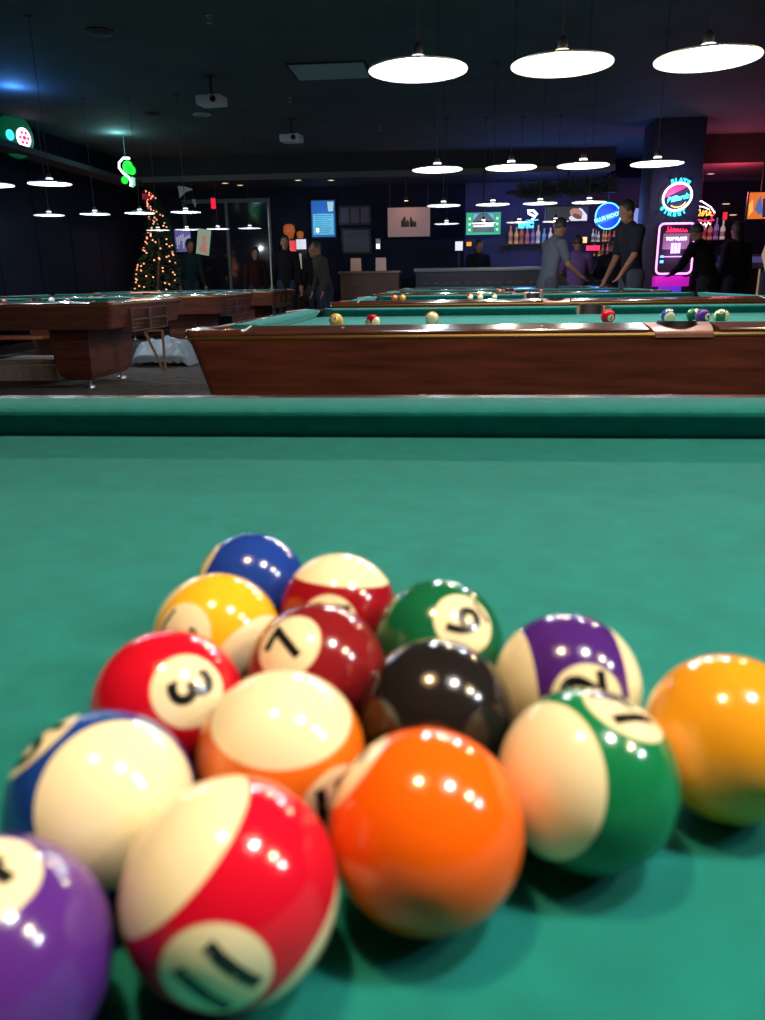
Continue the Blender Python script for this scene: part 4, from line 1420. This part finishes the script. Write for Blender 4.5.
def stool(x, y, lb):
    t = thing('bar_stool', lb, 'bar stool', (x, y, 0), group='bar stools')
    MB().lathe([(.17, .70), (.18, .72), (.17, .745), (.001, .75)], 24).build('seat', M['black'], t)
    for k in range(4):
        a = PI / 4 + k * PI / 2
        MB().tube([(.10 * math.cos(a), .10 * math.sin(a), .70), (.19 * math.cos(a), .19 * math.sin(a), 0)], .014, 8).build('leg', M['darkwood'], t)
    MB().tube([(.165 * math.cos(a), .165 * math.sin(a), .22) for a in [k * PI / 12 for k in range(24)]], .008, 6, True).build('foot_ring', M['steel'], t)
    return t


def at_floor(u, Y):
    p = at_y(u, 270, Y)
    return (p.x, Y, 0)


# tall man, black tee, in profile facing left, forearm hanging down
person('tall man in a black tee and jeans, side on, forearm hanging down', at_floor(632, 10.75), R_(-70), 1.84, R_(8), R_(15),
       [((-.04, -.03, -.29), (.0, -.12, -.24)), ((.04, -.06, -.28), (.02, -.16, -.20))], shirt=(.012, .012, .02), pants=(.05, .055, .09))
# grey shirt man leaning, back towards camera
person('man in a pale grey shirt seen from behind, bent towards the bar', at_floor(548, 11.0 + .0), R_(115), 1.68, R_(10), R_(20),
       [((-.07, -.08, -.27), (-.0, -.2, -.15)), ((.07, -.08, -.27), (.0, -.2, -.15))], shirt=(.075, .085, .12), pants=(.05, .055, .08), sleeve=.5)
# seated bar customers
person('seated customer in a violet-lit pale shirt, at the bar', at_floor(576, 13.8), R_(170), 1.72, R_(12), R_(10), shirt=(.09, .05, .16), seated=True,
       arms=[((-.07, -.12, -.24), (.02, -.25, .0)), ((.07, -.12, -.24), (-.02, -.25, .0))])
stool(at_floor(576, 13.8)[0], 13.82, 'bar stool under the violet-lit customer at the bar')
person('seated customer in black with dark hair, right of the violet-lit one', at_floor(616, 13.85), R_(185), 1.70, R_(18), R_(15), shirt=(.008, .008, .015), seated=True, sleeve=.9,
       arms=[((-.07, -.12, -.24), (.02, -.25, .0)), ((.07, -.12, -.24), (-.02, -.25, .0))])
stool(at_floor(616, 13.85)[0], 13.87, 'bar stool under the black-clad customer at the bar')
# bartender
person('bartender in black standing behind the bar below the green-bordered television', at_floor(478, 15.75), R_(20), 1.62, 0, R_(15), shirt=(.008, .008, .012), sleeve=.9, long_hair=True)
# dark figures right of the jukebox
person('broad figure in dark clothes, just right of the jukebox', at_floor(710, 11.55), R_(215), 1.66, R_(24), R_(15), shirt=(.008, .008, .012), sleeve=.9,
       arms=[((-.1, -.1, -.26), (.05, -.2, -.1)), ((.1, -.1, -.26), (-.05, -.2, -.1))])
person('second dark figure, farther right of the jukebox', at_floor(736, 12.55), R_(200), 1.66, R_(5), R_(10), shirt=(.008, .008, .014), sleeve=.9, long_hair=True)
# person at the right frame edge with a cue: only the bare arm shows
pe = at_floor(778, 8.2)
person('person at the right frame edge with a bare arm holding a cue', pe, R_(30), 1.72, R_(12), R_(10), [((-.10, .02, -.28), (-.05, -.12, -.22)), ((.06, .02, -.28), (.0, -.12, -.22))],
       shirt=(.05, .05, .06), sleeve=.2, skinm=mat('lit_skin', (.62, .36, .26), .5))  # brighter copy of the skin, light on the arm put into its colour
hp = at_y(757, 276, 8.0)
cu = thing('cue_stick', 'pool cue held upright by the hand at the right frame edge', 'cue stick', (hp.x + .02, 8.0, 0))
MB().tube([(.0, 0, 0), (0, 0, .45), (0, 0, .99)], [.015, .013, .010], 8).build('shaft', mat('maple', (.5, .33, .17), .4), cu)
MB().lathe([(.016, 0), (.016, .03), (.001, .03)], 10).build('bumper', M['black'], cu)
# left group
person('person in a dark green top beside the lit tree', at_floor(189, 16.1), R_(40), 1.76, R_(10), R_(15), shirt=(.008, .022, .022), sleeve=.9, vox=.011)
person('dark standing figure in front of the orange wall light', at_floor(286, 14.9), R_(10), 1.72, 0, R_(10), shirt=(.006, .006, .008), sleeve=.9, vox=.011)
person('dark figure right of the red and white display box', at_floor(316, 14.95), R_(-20), 1.56, R_(8), R_(10), shirt=(.006, .006, .008), sleeve=.9, vox=.011)
person('person in a grey-brown jacket leaning at the short counter', at_floor(326, 13.4), R_(-60), 1.56, R_(14), R_(10), shirt=(.035, .03, .026), sleeve=.9, vox=.011)
person('dim figure in reddish brown in the doorway at the left', at_floor(255, 15.6), R_(30), 1.55, R_(5), R_(10), shirt=(.02, .008, .006), sleeve=.9, vox=.011)
